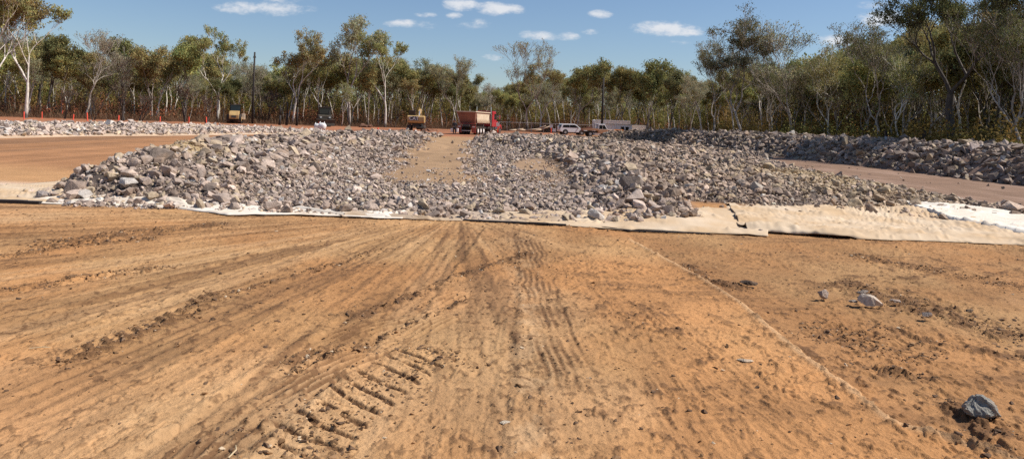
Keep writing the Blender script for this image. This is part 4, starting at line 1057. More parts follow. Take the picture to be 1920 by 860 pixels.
def wheel(parent, c, r, w, name='wheel', hub=M_STEEL, axis='y'):
    x, y, z = c; m = MB(); m.tube((x, y-w/2, z), (x, y+w/2, z), r, n=22); t = m.build(name, M_BLACK, parent, .02)
    s = 1 if y > 0 else -1
    m = MB(); m.tube((x, y+s*w*.3, z), (x, y+s*(w/2+.02), z), r*.55, r*.48, 16); m.build('rim', hub, t); return t

# smooth drum roller seen from behind
x, Y = XAT(441, 119), 119.0
e = empty('roller', (x, Y, 0), R(105)); tag(e, 'yellow soil compactor with black cab parked at the bush edge', 'roller')
MB().prism([(-2.5, .75), (-2.55, 1.35), (-2.2, 1.95), (-.75, 2.05), (-.75, .75)], -.72, .72).build('engine_hood', M_YEL, e, .05)
MB().box((-2.56, 0, 1.1), (.06, .7, .35)).build('grille', M_STEEL, e, .01)
MB().box((-.05, 0, .95), (1.5, 1.0, .6)).build('chassis', M_STEEL, e, .03)
MB().prism([(-.7, 1.25), (-.65, 2.95), (.7, 2.95), (.95, 1.25)], -.75, .75).build('cab', M_GLASS, e, .04)
MB().box((0, 0, 3.02), (1.6, 1.75, .12)).build('cab_roof', M_STEEL, e, .03)
for s in (-1, 1): wheel(e, (-1.5, s*.85, .75), .75, .5, 'wheel', M_YEL)
MB().tube((1.9, -1.02, .76), (1.9, 1.02, .76), .76, n=28).build('drum', M_STEEL, e, .02)
MB().box((1.9, 1.14, .8), (1.9, .16, .35)).box((1.9, -1.14, .8), (1.9, .16, .35)).box((2.95, 0, .8), (.2, 2.44, .35)).build('drum_frame', M_YEL, e, .02)
MB().box((-.9, -1.32, 1.15), (.5, .5, .9)).build('side_tank', M_TIPL, e, .05)

# dark earthmoving machine
x, Y = XAT(608, 121), 121.0
e = empty('earthmover', (x, Y, 0), R(-72)); tag(e, 'dark dusty earthmoving machine with a wide black cab window', 'earthmover')
MB().prism([(1.9, 1.1), (1.9, 1.75), (.5, 1.95), (-2.3, 1.9), (-2.3, 1.0)], -1.1, 1.1).build('body', M_OLIVE, e, .05)
MB().box((-.2, 0, 2.5), (1.9, 2.0, 1.15), taper=.95).build('cab', M_OLIVE, e, .05)
MB().box((.78, 0, 2.5), (.06, 1.75, .9)).build('windscreen', M_GLASS, e, .01)
MB().box((-.2, 0, 3.13), (2.2, 2.3, .12)).build('cab_roof', M_STEEL, e, .03)
for s in (-1, 1):
    MB().prism([(-2.2, .1), (-2.5, .5), (-2.2, .98), (1.9, .98), (2.3, .5), (2.0, .1), (1.4, .0), (-1.7, 0)], s*.72-.26, s*.72+.26).build('crawler_track', M_BLACK, e, .03)
MB().prism([(2.5, .1), (2.7, .1), (2.6, .6), (2.75, 1.15), (2.6, 1.2), (2.45, .6)], -1.45, 1.45).build('blade', M_OLIVE, e, .02)
for s in (-1, 1): MB().box((1.95, s*.7, 1.5), (.08, .3, .2)).build('headlight', M_LENS, e)
m = MB(); m.tube((1.2, .6, 1.8), (1.2, .6, 2.6), .06); m.build('exhaust', M_STEEL, e)

# bulk bags
for px, py, s, lb in ((595, 243, .78, 'smaller white bulk bag, the left of two on the red dirt'), (604, 244.5, .9, 'larger white bulk bag, the right of two on the red dirt')):
    Y = 92.; x = XAT(px, Y); bm = bmesh.new(); bmesh.ops.create_icosphere(bm, subdivisions=3, radius=.5)
    for v in bm.verts:
        c = v.co; k = (abs(c.x)**3+abs(c.y)**3+abs(c.z)**3)**(1/3)*2; c /= max(k, .3); c *= 1.05*s; c.x *= 1+.08*math.sin(c.z*9+px); c.z = max(c.z, -.42*s)
    me = bpy.data.meshes.new('bag'); bm.to_mesh(me); bm.free(); me.materials.append(M_WHT)
    for f in me.polygons: f.use_smooth = True
    e = empty('bulk_bag', (x, Y, Hs(x, Y)+.42*s)); tag(e, lb, 'bag', 'white bulk bags'); link('sack', me, e)
    m = MB()
    for sx in (-.3, .3): m.tube((sx*s, -.3*s, .42*s), (sx*s, 0, .68*s), .03).tube((sx*s, 0, .68*s), (sx*s, .3*s, .42*s), .03)
    m.build('lifting_loop', M_WHT, e)

# excavator from behind
x, Y = XAT(781, 112), 112.0
e = empty('excavator', (x, Y, 0), R(93)); tag(e, 'yellow tracked excavator seen from behind with black panel on counterweight', 'excavator')
for s in (-1, 1):
    t = MB().prism([(-1.9, .15), (-2.1, .45), (-1.9, .82), (1.9, .82), (2.1, .45), (1.9, .15), (1.5, 0), (-1.5, 0)], s*1.0-.28, s*1.0+.28).build('crawler_track', M_BLACK, e, .03)
    m = MB()
    for k in range(5): m.tube((-1.5+.75*k, s*1.29, .3), (-1.5+.75*k, s*1.33, .3), .2, n=12)
    m.build('roller_wheel', M_STEEL, t)
MB().box((0, 0, .8), (2.4, 1.1, .4)).build('undercarriage', M_STEEL, e, .02)
MB().box((.2, 0, 1.12), (3.0, 2.5, .28)).build('slewing_deck', M_STEEL, e, .02)
m = MB(); m.prism([(-2.0, 1.15), (-2.15, 1.4), (-2.15, 2.1), (-1.9, 2.25), (-1.0, 2.25), (-1.0, 1.15)], -1.28, 1.28).build('counterweight', M_YEL, e, .10)
MB().box((.1, -.72, 1.7), (2.1, 1.0, 1.0)).build('engine_housing', M_YEL, e, .05)
MB().box((-2.165, .28, 1.82), (.04, 1.25, .66)).build('badge_panel', M_BLACK, e, .008)
fc = bpy.data.curves.new('lettering', 'FONT'); fc.body = 'CAT'; fc.size = .72; fc.extrude = .012; fc.offset = .018; fc.align_x = 'CENTER'; fc.align_y = 'CENTER'; fc.materials.append(M_SIGN)
tmp = bpy.data.objects.new('tmp', fc); col.objects.link(tmp); dg = bpy.context.evaluated_depsgraph_get(); lm = bpy.data.meshes.new_from_object(tmp.evaluated_get(dg)); bpy.data.objects.remove(tmp)
t = link('lettering', lm, e, (-2.20, .28, 1.80)); t.rotation_euler = (R(90), 0, R(-90))
m = MB().prism([(-.2, 1.26), (-.25, 2.95), (1.1, 2.95), (1.5, 2.2), (1.5, 1.26)], .3, 1.22).build('cab', M_GLASS, e, .04)
MB().box((.42, .76, 2.99), (1.45, 1.0, .1)).build('cab_roof', M_STEEL, e, .02)
m = MB(); pr = [(1.0, 1.5), (1.2, 1.9), (2.6, 3.1), (3.3, 3.35), (4.6, 2.7), (4.4, 2.45), (3.3, 2.95), (2.9, 2.8), (1.6, 1.5)]
m.prism(pr, -.42, .0).build('boom', M_YEL, e, .02)
MB().prism([(4.2, 3.0), (4.7, 2.8), (4.2, 1.2), (3.95, 1.2)], -.38, -.04).build('stick', M_YEL, e, .02)
MB().prism([(4.3, 1.3), (3.8, 1.25), (3.2, .9), (3.1, .3), (3.6, .1), (4.2, .4)], -.7, .3).build('bucket', M_STEEL, e, .02)
m = MB(); m.tube((1.2, -.2, 1.7), (2.4, -.2, 3.0), .09); m.build('hydraulic_ram', M_CHROME, e)
MB().tube((-.6, -.6, 2.1), (-.6, -.6, 2.6), .06).build('exhaust', M_STEEL, e)
for s in (-1, 1): MB().box((-2.16, s*1.05, 1.45), (.05, .14, .1)).build('tail_light', M_REDL, e)

# tipper truck: rear hopper body and red cab, seen from the rear right
x, Y = XAT(877, 92), 92.0
e = empty('tipper_truck', (x, Y, Hs(x, Y)), R(76)); tag(e, 'red truck with a dusty steel tipping trailer, seen from behind', 'truck')
# hopper: sloped back, flared sides, open top
bm = bmesh.new()
def hop(x0, x1, zb, zt, wb, wt, t):
    P0 = [(x0+.75, -wb, zb), (x0+.75, wb, zb), (x1-.2, wb, zb), (x1-.2, -wb, zb), (x0, -wt, zt), (x0, wt, zt), (x1, wt, zt), (x1, -wt, zt)]
    return P0
Pt = hop(-1.0, 5.6, 1.45, 2.85, .95, 1.24, .06); vs = [bm.verts.new(p) for p in Pt]
for f in ((3, 2, 1, 0), (0, 1, 5, 4), (1, 2, 6, 5), (2, 3, 7, 6), (3, 0, 4, 7)): bm.faces.new([vs[i] for i in f])
bmesh.ops.recalc_face_normals(bm, faces=bm.faces)
bmesh.ops.solidify(bm, geom=list(bm.faces), thickness=.06)
me = bpy.data.meshes.new('tipping_body'); bm.to_mesh(me); bm.free(); me.materials.append(M_TIP); body = link('tipping_body', me, e)
m = MB()
for k in range(12): m.box((-.1+.5*k, -1.135, 2.15), (.09, .10, 1.36), (R(-11.5), 0, 0))
for k in range(12): m.box((-.1+.5*k, 1.135, 2.15), (.09, .10, 1.36), (R(11.5), 0, 0))
m.build('side_rib', M_TIPL, body)
m = MB(); m.prism([(.2, 1.52), (5.3, 1.52), (5.5, 2.80), (-.3, 2.80)], -1.20, -1.19); mm_ = m.build('side_sheet', M_TIPL, body); mm_.rotation_euler = (0, 0, 0)
MB().box((2.3, -1.25, 2.88), (6.7, .1, .12)).box((2.3, 1.25, 2.88), (6.7, .1, .12)).box((-1.03, 0, 2.88), (.1, 2.5, .12)).build('top_rail', M_TIPL, body, .01)
MB().box((2.4, 0, 1.15), (6.6, .9, .3)).build('chassis', M_STEEL, e, .02)
MB().box((-.55, 0, 1.38), (.12, 2.3, .14)).build('rear_beam', M_REDL, e, .01)
for s in (-1, 1):
    b2 = MB().box((-.55, s*.93, .72), (.10, .55, .95)).build('mudguard', M_REDL, e, .02)
    MB().box((-.62, s*.93, 1.0), (.03, .35, .12)).build('tail_light', M_LENS, b2)
MB().box((-.62, 0, .5), (.08, 1.25, .1)).build('bumper_bar', M_GALV, e, .01)
for xx in (.5, 1.75, 3.0):
    for s in (-1, 1): wheel(e, (xx, s*.95, .52), .52, .5, 'wheel', M_SIGN)
for xx in (6.6, 7.9, 11.2):
    for s in (-1, 1): wheel(e, (xx, s*.98, .52), .52, .42, 'wheel', M_CHROME)
MB().box((8.6, 0, .85), (6.4, .9, .25)).build('tractor_frame', M_STEEL, e, .02)
cab = MB().prism([(7.2, 1.05), (7.2, 3.15), (8.9, 3.15), (9.4, 2.1), (9.4, 1.05)], -1.15, 1.15).build('cab', M_TRUCKRED, e, .08)
for s in (-1, 1):
    MB().prism([(8.1, 2.05), (8.1, 2.8), (8.85, 2.8), (9.15, 2.05)], s*1.17-.015, s*1.17+.015).build('side_window', M_GLASS, cab)
MB().box((7.18, 0, 2.45), (.04, 1.4, .5)).build('rear_window', M_GLASS, cab)
MB().prism([(9.4, .95), (9.4, 2.05), (11.6, 1.8), (11.9, 1.6), (11.9, .8)], -.72, .72).build('bonnet', M_TRUCKRED, e, .1)
MB().box((11.93, 0, 1.25), (.06, 1.0, .8)).build('grille', M_CHROME, e, .02)
for s in (-1, 1):
    MB().prism([(10.4, .75), (10.5, 1.15), (10.9, 1.35), (11.5, 1.35), (11.9, 1.1), (11.95, .7), (11.8, .7), (11.2, 1.15), (10.6, .75)], s*1.0-.24, s*1.0+.24).build('mudguard', M_TRUCKRED, e, .03)
    MB().tube((7.05, s*1.0, 1.1), (7.05, s*1.0, 3.7), .09, n=12).build('exhaust_stack', M_CHROME, e)
    MB().box((11.6, s*.85, 1.35), (.12, .25, .2)).build('headlight', M_LENS, e, .02)
    mr_ = MB().tube((9.3, s*1.2, 2.5), (9.35, s*1.55, 2.5), .025).box((9.35, s*1.6, 2.4), (.08, .18, .5)).build('mirror', M_CHROME, e)
    MB().tube((8.6, s*1.0, .75), (10.0, s*1.0, .75), .3, n=16).build('fuel_tank', M_CHROME, e, .02)
MB().box((12.0, 0, .62), (.15, 2.3, .35)).build('bumper', M_CHROME, e, .03)

# person beside the truck, dark work clothes, a pale container in each hand
def skin_mesh(name, V, E, rad, m, parent, root=0):
    me = bpy.data.meshes.new(name); me.from_pydata(V, E, []); me.materials.append(m); o = link(name, me, parent)
    md = o.modifiers.new('skin', 'SKIN'); sk = me.skin_vertices[0].data
    for i, r in enumerate(rad): sk[i].radius = (r, r) if not isinstance(r, tuple) else r
    sk[root].use_root = True; md.use_smooth_shade = True
    sb = o.modifiers.new('sub', 'SUBSURF'); sb.levels = 1; sb.render_levels = 2; return o
x, Y = XAT(852, 89.5), 89.5
e = empty('person', (x, Y, Hs(x, Y)), R(180)); tag(e, 'person in dark work clothes standing left of the tipper, white container in each hand', 'person')
M_SKIN = simple('skin', (.35, .2, .13), .6); M_SHIRT = simple('dark_shirt', (.04, .045, .05), .9); M_TROU = simple('dark_trousers', (.025, .025, .03), .9)
Vb = [(0, 0, .95), (0, 0, 1.15), (0, .01, 1.35), (0, 0, 1.46), (0, -.01, 1.55), (0, -.03, 1.66), (0, -.02, 1.74),
      (.17, 0, 1.42), (.25, .02, 1.16), (.30, -.03, .92), (.31, -.05, .83), (-.17, 0, 1.42), (-.25, .02, 1.16), (-.30, -.03, .92), (-.31, -.05, .83),
      (.09, 0, .9), (.11, -.02, .50), (.12, .02, .09), (.13, -.12, .04), (-.09, 0, .9), (-.11, .01, .50), (-.12, .04, .09), (-.13, -.10, .04)]
Eb = [(0, 1), (1, 2), (2, 3), (3, 4), (4, 5), (5, 6), (2, 7), (7, 8), (8, 9), (9, 10), (2, 11), (11, 12), (12, 13), (13, 14), (0, 15), (15, 16), (16, 17), (17, 18), (0, 19), (19, 20), (20, 21), (21, 22)]
rb_ = [(.15, .1), (.14, .1), (.17, .11), .07, .055, (.085, .1), (.07, .08), .06, .045, .032, .038, .06, .045, .032, .038, .085, .06, .04, .04, .085, .06, .04, .04]
skin_mesh('body', Vb, Eb, rb_, M_SKIN, e)
skin_mesh('shirt', [Vb[0], Vb[1], Vb[2], (0, 0, 1.44), Vb[7], Vb[8], (.28, -.01, 1.0), Vb[11], Vb[12], (-.28, -.01, 1.0)], [(0, 1), (1, 2), (2, 3), (2, 4), (4, 5), (5, 6), (2, 7), (7, 8), (8, 9)], [(.18, .13), (.165, .125), (.19, .135), .09, .075, .06, .05, .075, .06, .05], M_SHIRT, e)
skin_mesh('trousers', [Vb[0], Vb[15], Vb[16], (.12, .02, .12), Vb[19], Vb[20], (-.12, .04, .12)], [(0, 1), (1, 2), (2, 3), (0, 4), (4, 5), (5, 6)], [(.17, .12), .105, .08, .065, .105, .08, .065], M_TROU, e)
bm = bmesh.new(); bmesh.ops.create_uvsphere(bm, u_segments=16, v_segments=10, radius=.13)
for v in bm.verts: v.co.z = max(v.co.z, -.01)*1.0
me = bpy.data.meshes.new('hat'); bm.to_mesh(me); bm.free(); me.materials.append(M_SHIRT); link('hat', me, e, (0, -.02, 1.73))
MB().tube((0, -.02, 1.725), (0, -.02, 1.74), .2, n=18).build('hat_brim', M_SHIRT, e)
for s in (-1, 1):
    m = MB(); m.tube((0, 0, 0), (0, 0, .46), .15, .17, 14); o = m.build('container', M_WHT, None, .01, True)
    c = e.matrix_world
    o.location = (x-s*.33, Y+.06, Hs(x, Y)+.30); m = MB(); m.tube((-.16, 0, .46), (0, 0, .56), .012).tube((0, 0, .56), (.16, 0, .46), .012); m.build('handle', M_STEEL, o)
    tag(o, f'white container hanging from the {"right" if s < 0 else "left"} side hand of the person', 'bucket', 'white containers')

# signs on stakes
def sign(px, top, base, Y, w, h, label, two=False):
    x = XAT(px, Y); e = empty('sign', (x, Y, 0)); zt = ZTOP(px, top, Y); m = MB(); m.tube((0, 0, -.1), (0, 0, zt-.02), .06, n=8); m.build('post', M_RED, e)
    MB().box((0, -.08, zt-h/2), (w, .03, h)).build('panel', M_SIGN, e, .005)
    if two: MB().box((w*.95, -.08, zt-h*1.7), (w, .03, h)).build('panel', M_SIGN, e, .005)
    return tag(e, label, 'sign', 'white signs on red stakes')
sign(1033, 234, 252, 100, .42, .42, 'pair of white boards on a red stake left of the wagon', True)
sign(933, 230, 245, 97, .42, .5, 'white board on a red stake right of the red truck')
x = XAT(1148, 94); e = empty('barrier_post', (x, 94, 0)); tag(e, 'red and white marker post frame in front of the utility', 'marker')
m = MB(); 
for s in (-.13, .13): m.tube((s, 0, -.2), (s, 0, ZTOP(1148, 247, 94)), .05, n=8)
m.build('post', M_RED, e); MB().box((0, -.03, .75), (.14, .03, .6)).build('panel', M_SIGN, e)

# wire fence
def fence(px0, px1, Y, n, zt, label):
    x0, x1 = XAT(px0, Y), XAT(px1, Y); e = empty('wire_fence', (x0, Y, 0)); L = x1-x0
    for i in range(n+1): MB().tube((L*i/n, 0, -.1), (L*i/n, 0, zt), .035, n=8).build('post', M_GALV, e)
    MB().tube((0, 0, zt), (L, 0, zt), .03, n=8).build('top_rail', M_GALV, e)
    m = MB(); k = int(L/.45)
    for i in range(k):
        a = L*i/k
        m.tube((a, 0, .1), (min(a+zt*.6, L), 0, zt), .004, n=3).tube((a, 0, zt), (min(a+zt*.6, L), 0, .1), .004, n=3)
    m.build('mesh', M_GALV, e); return tag(e, label, 'fence')
fence(905, 1110, 134, 9, 1.75, 'long wire fence with thin grey posts behind the truck and wagon')

# white wagon (facing right)
x, Y = XAT(1072, 124), 124.0
e = empty('station_wagon', (x, Y, 0), R(14)); tag(e, 'white four wheel drive wagon parked facing right', 'car')
prof = [(-2.35, .55), (-2.42, .95), (-2.3, 1.15), (-2.05, 1.72), (-1.8, 1.82), (.1, 1.84), (.45, 1.72), (1.15, 1.18), (2.2, 1.05), (2.4, .85), (2.42, .5), (1.9, .42), (-1.9, .42)]
body = MB().prism(prof, -.92, .92).build('body', M_CAR, e, .06)
for s in (-1, 1):
    MB().prism([(-1.95, 1.22), (-1.82, 1.62), (-.75, 1.66), (-.75, 1.22)], s*.925-.012, s*.925+.012).build('rear_window', M_GLASS, e)
    MB().prism([(-.68, 1.22), (-.68, 1.66), (.15, 1.66), (.42, 1.55), (.95, 1.22)], s*.925-.012, s*.925+.012).build('side_window', M_GLASS, e)
    for xx in (-1.45, 1.45): wheel(e, (xx, s*.82, .39), .40, .26, 'wheel', M_GALV); 
    MB().box((2.36, s*.68, .88), (.12, .35, .18)).build('headlight', M_LENS, e, .02)
    MB().box((-2.38, s*.8, 1.05), (.08, .14, .4)).build('tail_light', M_REDL, e, .01)
    MB().box((.85, s*1.02, 1.2), (.12, .2, .15)).build('mirror', M_CAR, e, .03)
    for xx in (-1.45, 1.45): MB().tube((xx, s*.90, .42), (xx, s*.93, .42), .5, n=20).build('wheel_arch', M_STEEL, e)
w = MB(); w.prism([(.42, 1.70), (.46, 1.73), (1.14, 1.22), (1.10, 1.19)], -.76, .76).build('windscreen', M_GLASS, e)
MB().box((-2.23, 0, 1.42), (.06, 1.5, .42), (0, R(24), 0)).build('tailgate_glass', M_GLASS, e)
MB().box((-2.45, 0, 1.1), (.2, .62, .62)).build('spare_wheel_cover', M_CAR, e, .06)
MB().box((-.8, .72, 1.9), (2.0, .05, .05)).box((-.8, -.72, 1.9), (2.0, .05, .05)).build('roof_rail', M_STEEL, e)

# utility with dusty tray
x, Y = XAT(1122, 112), 112.0
e = empty('utility_vehicle', (x, Y, 0), R(8)); tag(e, 'white cabbed utility with dust caked tray, facing right', 'utility vehicle')
MB().prism([(-.3, .55), (-.3, 1.1), (1.25, 1.12), (2.45, 1.05), (2.6, .8), (2.6, .5)], -.88, .88).build('lower_body', M_DUSTY, e, .05)
cab = MB().prism([(-.3, 1.1), (-.25, 1.95), (.75, 1.95), (1.25, 1.12)], -.85, .85).build('cab', M_CAR, e, .05)
for s in (-1, 1):
    MB().prism([(-.15, 1.2), (-.12, 1.78), (.35, 1.78), (.35, 1.2)], s*.86-.012, s*.86+.012).build('rear_window', M_GLASS, cab)
    MB().prism([(.42, 1.2), (.42, 1.78), (.68, 1.78), (1.05, 1.2)], s*.86-.012, s*.86+.012).build('side_window', M_GLASS, cab)
    for xx in (-1.5, 1.75): wheel(e, (xx, s*.8, .40), .41, .26, 'wheel', M_GALV)
    MB().box((2.58, s*.7, .9), (.08, .25, .18)).build('headlight', M_LENS, e, .01)
    MB().box((-2.62, s*.7, .85), (.06, .3, .12)).build('tail_light', M_REDL, e)
MB().prism([(.76, 1.92), (.80, 1.92), (1.27, 1.14), (1.22, 1.14)], -.74, .74).build('windscreen', M_GLASS, cab)
MB().prism([(1.26, 1.13), (2.45, 1.06), (2.4, 1.12), (1.3, 1.2)], -.8, .8).build('bonnet', M_CAR, e, .01)
t = MB(); t.box((-1.45, 0, .98), (2.3, 1.95, .1)).box((-1.45, -.95, 1.12), (2.3, .05, .25)).box((-1.45, .95, 1.12), (2.3, .05, .25)).box((-2.58, 0, 1.12), (.05, 1.95, .25)).build('tray', M_DUSTY, e, .01)
MB().box((-1.1, 0, .7), (3.0, .8, .25)).build('chassis', M_STEEL, e)
m = MB(); m.tube((-.42, -.85, 1.05), (-.42, -.85, 1.85), .035).tube((-.42, .85, 1.05), (-.42, .85, 1.85), .035).tube((-.42, -.85, 1.85), (-.42, .85, 1.85), .035).build('headboard', M_STEEL, e)
MB().box((-1.4, .2, 1.25), (.8, .9, .45)).build('toolbox', M_TIP, e, .02)

# orange skid
x, Y = XAT(1159, 114), 114.0
e = empty('generator', (x, Y, 0), R(-5)); tag(e, 'small orange generator on a skid right of the utility', 'generator')
MB().box((0, 0, .8), (1.5, .9, .8)).build('housing', M_ORANGE, e, .05); MB().box((0, -.5, .2), (1.8, .1, .2)).box((0, .5, .2), (1.8, .1, .2)).build('skid', M_STEEL, e); MB().tube((.4, 0, 1.2), (.4, 0, 1.5), .05).build('exhaust', M_STEEL, e)
MB().box((-.2, -.46, .85), (.6, .03, .4)).build('vent_grille', M_STEEL, e)

# containers
def container(px, Y, L, hgt, dep, rz_, label, door=True):
    x = XAT(px, Y); e = empty('shipping_container', (x, Y, 0), R(rz_)); m = MB(); n = int(L/.28)
    pr = []
    for i in range(n):
        a = -L/2+.12+(L-.24)*i/n; st = (L-.24)/n; pr += [(a, -.03), (a+st*.3, -.03), (a+st*.5, .02), (a+st*.8, .02)]
    pr += [(L/2-.12, -.03), (L/2-.12, dep-.06), (-L/2+.12, dep-.06)]
    bm = bmesh.new(); lo = [bm.verts.new((a, b-dep/2+.03, .15)) for a, b in pr]; hi = [bm.verts.new((a, b-dep/2+.03, hgt-.1)) for a, b in pr]; k = len(pr)
    for i in range(k): bm.faces.new([lo[i], lo[(i+1) % k], hi[(i+1) % k], hi[i]])
    bm.faces.new(hi); bm.faces.new(lo[::-1]); bmesh.ops.recalc_face_normals(bm, faces=bm.faces)
    me = bpy.data.meshes.new('wall'); bm.to_mesh(me); bm.free(); me.materials.append(M_CONT); link('wall', me, e)
    m = MB()
    for sx in (-1, 1):
        for sy in (-1, 1): m.box((sx*(L/2-.06), sy*(dep/2-.06), hgt/2), (.14, .14, hgt))
    for sy in (-1, 1):
        for z in (.08, hgt-.05): m.box((0, sy*(dep/2-.05), z), (L-.26, .12, .14))
    m.build('frame', M_WHT, e, .01)
    return tag(e, label, 'container', 'white containers behind the utility')
c = container(1145, 128, 6.2, 2.7, 2.44, 5, 'longer white corrugated container behind the utility')
MB().box((-1.6, -1.27, 1.75), (.6, .04, .5)).build('window', M_GLASS, c, .01)
c2 = container(1192, 132, 2.9, 2.0, 2.2, 5, 'short low white container right of the long one')
x, Y = XAT(1160, 122), 122.
e = empty('site_hut', (x, Y, 0), R(4)); tag(e, 'low grey site hut with a door and dark windows before the container', 'hut')
MB().box((0, 0, 1.05), (4.0, 2.0, 1.95)).build('wall', M_CONT, e, .03); MB().box((0, 0, 2.07), (4.2, 2.2, .08)).build('roof', M_GALV, e, .01)
for xx in (.55, 1.35): wf = MB().box((xx-.2, -1.02, 1.25), (.55, .04, .8)).build('window', M_GLASS, e, .005)
MB().box((-1.1, -1.02, 1.0), (.75, .04, 1.7)).build('door', M_WHT, e, .005)

# fallen logs behind the fence
for i, (px, Y, L, a, tl) in enumerate(((985, 138, 5.5, 8, .08), (1003, 139, 4.2, -20, .25), (968, 137, 3.0, 30, .12), (1015, 140, 3.6, 15, .3))):
    m = MB(); m.tube((-L/2, 0, 0), (0, .1, L*tl*.3), .17, .15, 10).tube((0, .1, L*tl*.3), (L/2, 0, L*tl), .15, .09, 10)
    o = m.build('log', M_LOG, None, 0, True, (XAT(px, Y), Y, .25)); o.rotation_euler = (0, 0, R(a))
    tag(o, ['longest pale fallen log behind the wire fence', 'steeply propped pale log behind the wire fence', 'short pale log at the left of the log heap', 'propped log at the right of the log heap'][i], 'log', 'fallen logs behind the fence')

# red dirt heap right of the excavator, small dark earth heap near bulk bags
def heap(px, Y, w, h, c, label):
    v, f = rock_shape(int(px), 4, 26, .3); v = v/np.ptp(v, 0)*np.array([w, w*.7, h*2]); x = XAT(px, Y)
    tag(link('dirt_heap', np_mesh('dirt_heap', v, [f], [simple('heap_earth', c, .95, scale=6, bump=.6)], None, True), None, (x, Y, 0)), label, 'dirt heap', 'small heaps of earth')
heap(805, 108, 2.6, .45, (.20, .09, .05), 'low red brown earth heap right of the excavator')
heap(685, 128, 2.4, .7, (.16, .08, .05), 'low earth heap at the bush edge left of the excavator')
heap(505, 69, .9, .22, (.17, .08, .05), 'little dark earth heap on the haul road')

# ------------------------------------------------------------------ sky, clouds, sun
SUN_EL, SUN_AZ = R(50), math.atan2(.96, .04)      # azimuth clockwise from +Y
w = bpy.data.worlds.new('World'); sc.world = w; w.use_nodes = True; nt = w.node_tree; N, L = nt.nodes, nt.links
bg = N['Background']; sky = N.new('ShaderNodeTexSky'); sky.sky_type = 'NISHITA'; sky.sun_disc = False
sky.sun_elevation = SUN_EL; sky.sun_rotation = SUN_AZ; sky.air_density = 1.0; sky.dust_density = .4; sky.ozone_density = 2.0
tc = N.new('ShaderNodeTexCoord'); sp = N.new('ShaderNodeSeparateXYZ'); L.new(tc.outputs['Generated'], sp.inputs[0])
def mth(op, a, b=None, c=None):
    n = N.new('ShaderNodeMath'); n.operation = op
    for i, v in enumerate((a, b, c)):
        if v is None: continue
        if isinstance(v, (int, float)): n.inputs[i].default_value = v
        else: L.new(v, n.inputs[i])
    return n.outputs[0]
ax = mth('DIVIDE', sp.outputs['X'], mth('MAXIMUM', sp.outputs['Y'], .05)); az_ = mth('DIVIDE', sp.outputs['Z'], mth('MAXIMUM', sp.outputs['Y'], .05))
cmb = N.new('ShaderNodeCombineXYZ'); L.new(ax, cmb.inputs[0]); L.new(mth('MULTIPLY', az_, 2.0), cmb.inputs[1])
nz = N.new('ShaderNodeTexNoise'); nz.inputs['Scale'].default_value = 30; nz.inputs['Detail'].default_value = 9; nz.inputs['Roughness'].default_value = .66; L.new(cmb.outputs[0], nz.inputs['Vector'])
acc = None
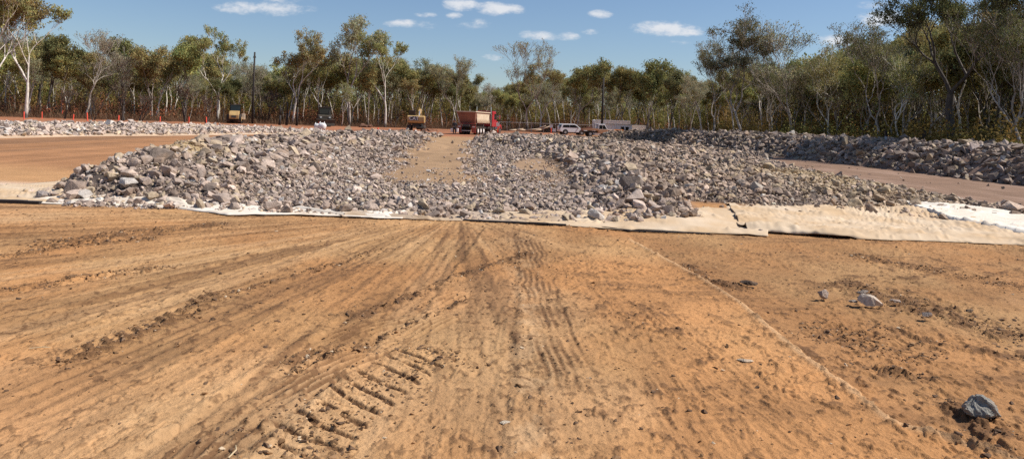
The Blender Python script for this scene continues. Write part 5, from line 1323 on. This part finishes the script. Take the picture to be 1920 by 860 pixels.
for px, py, wx, wy, st in ((495, 16, 88, 13, .75), (520, -2, 60, 10, .5), (862, 9, 34, 11, 1.0), (934, 17, 46, 12, 1.0), (752, 45, 36, 8, .75), (795, 48, 22, 7, .6), (800, 28, 20, 5, .6), (852, 31, 16, 7, .7), (885, 45, 40, 10, .35), (1020, 67, 46, 9, .85), (1064, 68, 22, 8, .7), (1105, 60, 16, 5, .5), (1126, 27, 22, 8, .9), (1250, 54, 62, 13, 1.0), (1290, 60, 30, 8, .9), (1655, 35, 46, 16, .9), (1570, 76, 40, 10, .8), (925, 108, 22, 6, .5), (1640, 12, 30, 10, .5), (1275, 80, 20, 5, .45)):
    u, v = (px-CX)/F, (CY-py)/F; cx_, cz_ = u*cr-v*sr, u*sr+v*cr
    dx = mth('DIVIDE', mth('SUBTRACT', ax, cx_), wx/F*1.25); dz = mth('DIVIDE', mth('SUBTRACT', az_, cz_), wy/F*1.35)
    r2 = mth('ADD', mth('MULTIPLY', dx, dx), mth('MULTIPLY', dz, dz)); k = mth('MULTIPLY', mth('MAXIMUM', mth('SUBTRACT', 1.0, r2), 0.0), st)
    acc = k if acc is None else mth('MAXIMUM', acc, k)
dens = mth('ADD', acc, mth('MULTIPLY', mth('SUBTRACT', nz.outputs['Fac'], .5), 2.6))
mr_ = N.new('ShaderNodeMapRange'); mr_.interpolation_type = 'SMOOTHSTEP'; mr_.inputs['From Min'].default_value = .10; mr_.inputs['From Max'].default_value = 1.15; mr_.inputs['To Max'].default_value = .92
L.new(dens, mr_.inputs['Value'])
fac = mth('MULTIPLY', mr_.outputs['Result'], mth('GREATER_THAN', acc, .001))
fac = mth('MULTIPLY', mr_.outputs['Result'], mth('MINIMUM', mth('MULTIPLY', acc, 3.5), 1.0))
mx = N.new('ShaderNodeMix'); mx.data_type = 'RGBA'; L.new(fac, mx.inputs['Factor']); tn = N.new('ShaderNodeMix'); tn.data_type = 'RGBA'; tn.blend_type = 'MULTIPLY'; tn.inputs['Factor'].default_value = 1; L.new(sky.outputs[0], tn.inputs['A']); tn.inputs['B'].default_value = (.95, 1.03, 1.16, 1); L.new(tn.outputs['Result'], mx.inputs['A']); mx.inputs['B'].default_value = (8.8, 9.0, 9.4, 1)
L.new(mx.outputs['Result'], bg.inputs['Color']); bg.inputs['Strength'].default_value = .077

sd_ = bpy.data.lights.new('sun', 'SUN'); sd_.energy = 4.9; sd_.angle = R(.5); sd_.color = (1, .94, .85)
so = bpy.data.objects.new('sun', sd_); col.objects.link(so)
dirv = Vector((math.sin(SUN_AZ)*math.cos(SUN_EL), math.cos(SUN_AZ)*math.cos(SUN_EL), math.sin(SUN_EL)))
so.rotation_euler = (-dirv).to_track_quat('-Z', 'Y').to_euler(); so.location = (0, 0, 30)

sc.view_settings.view_transform = 'Standard'; sc.view_settings.look = 'None'; sc.view_settings.gamma = 1; sc.view_settings.exposure = 0.24
sc.view_settings.use_curve_mapping = False
sc.render.engine = 'CYCLES'; sc.cycles.max_bounces = 6; sc.cycles.use_denoising = False
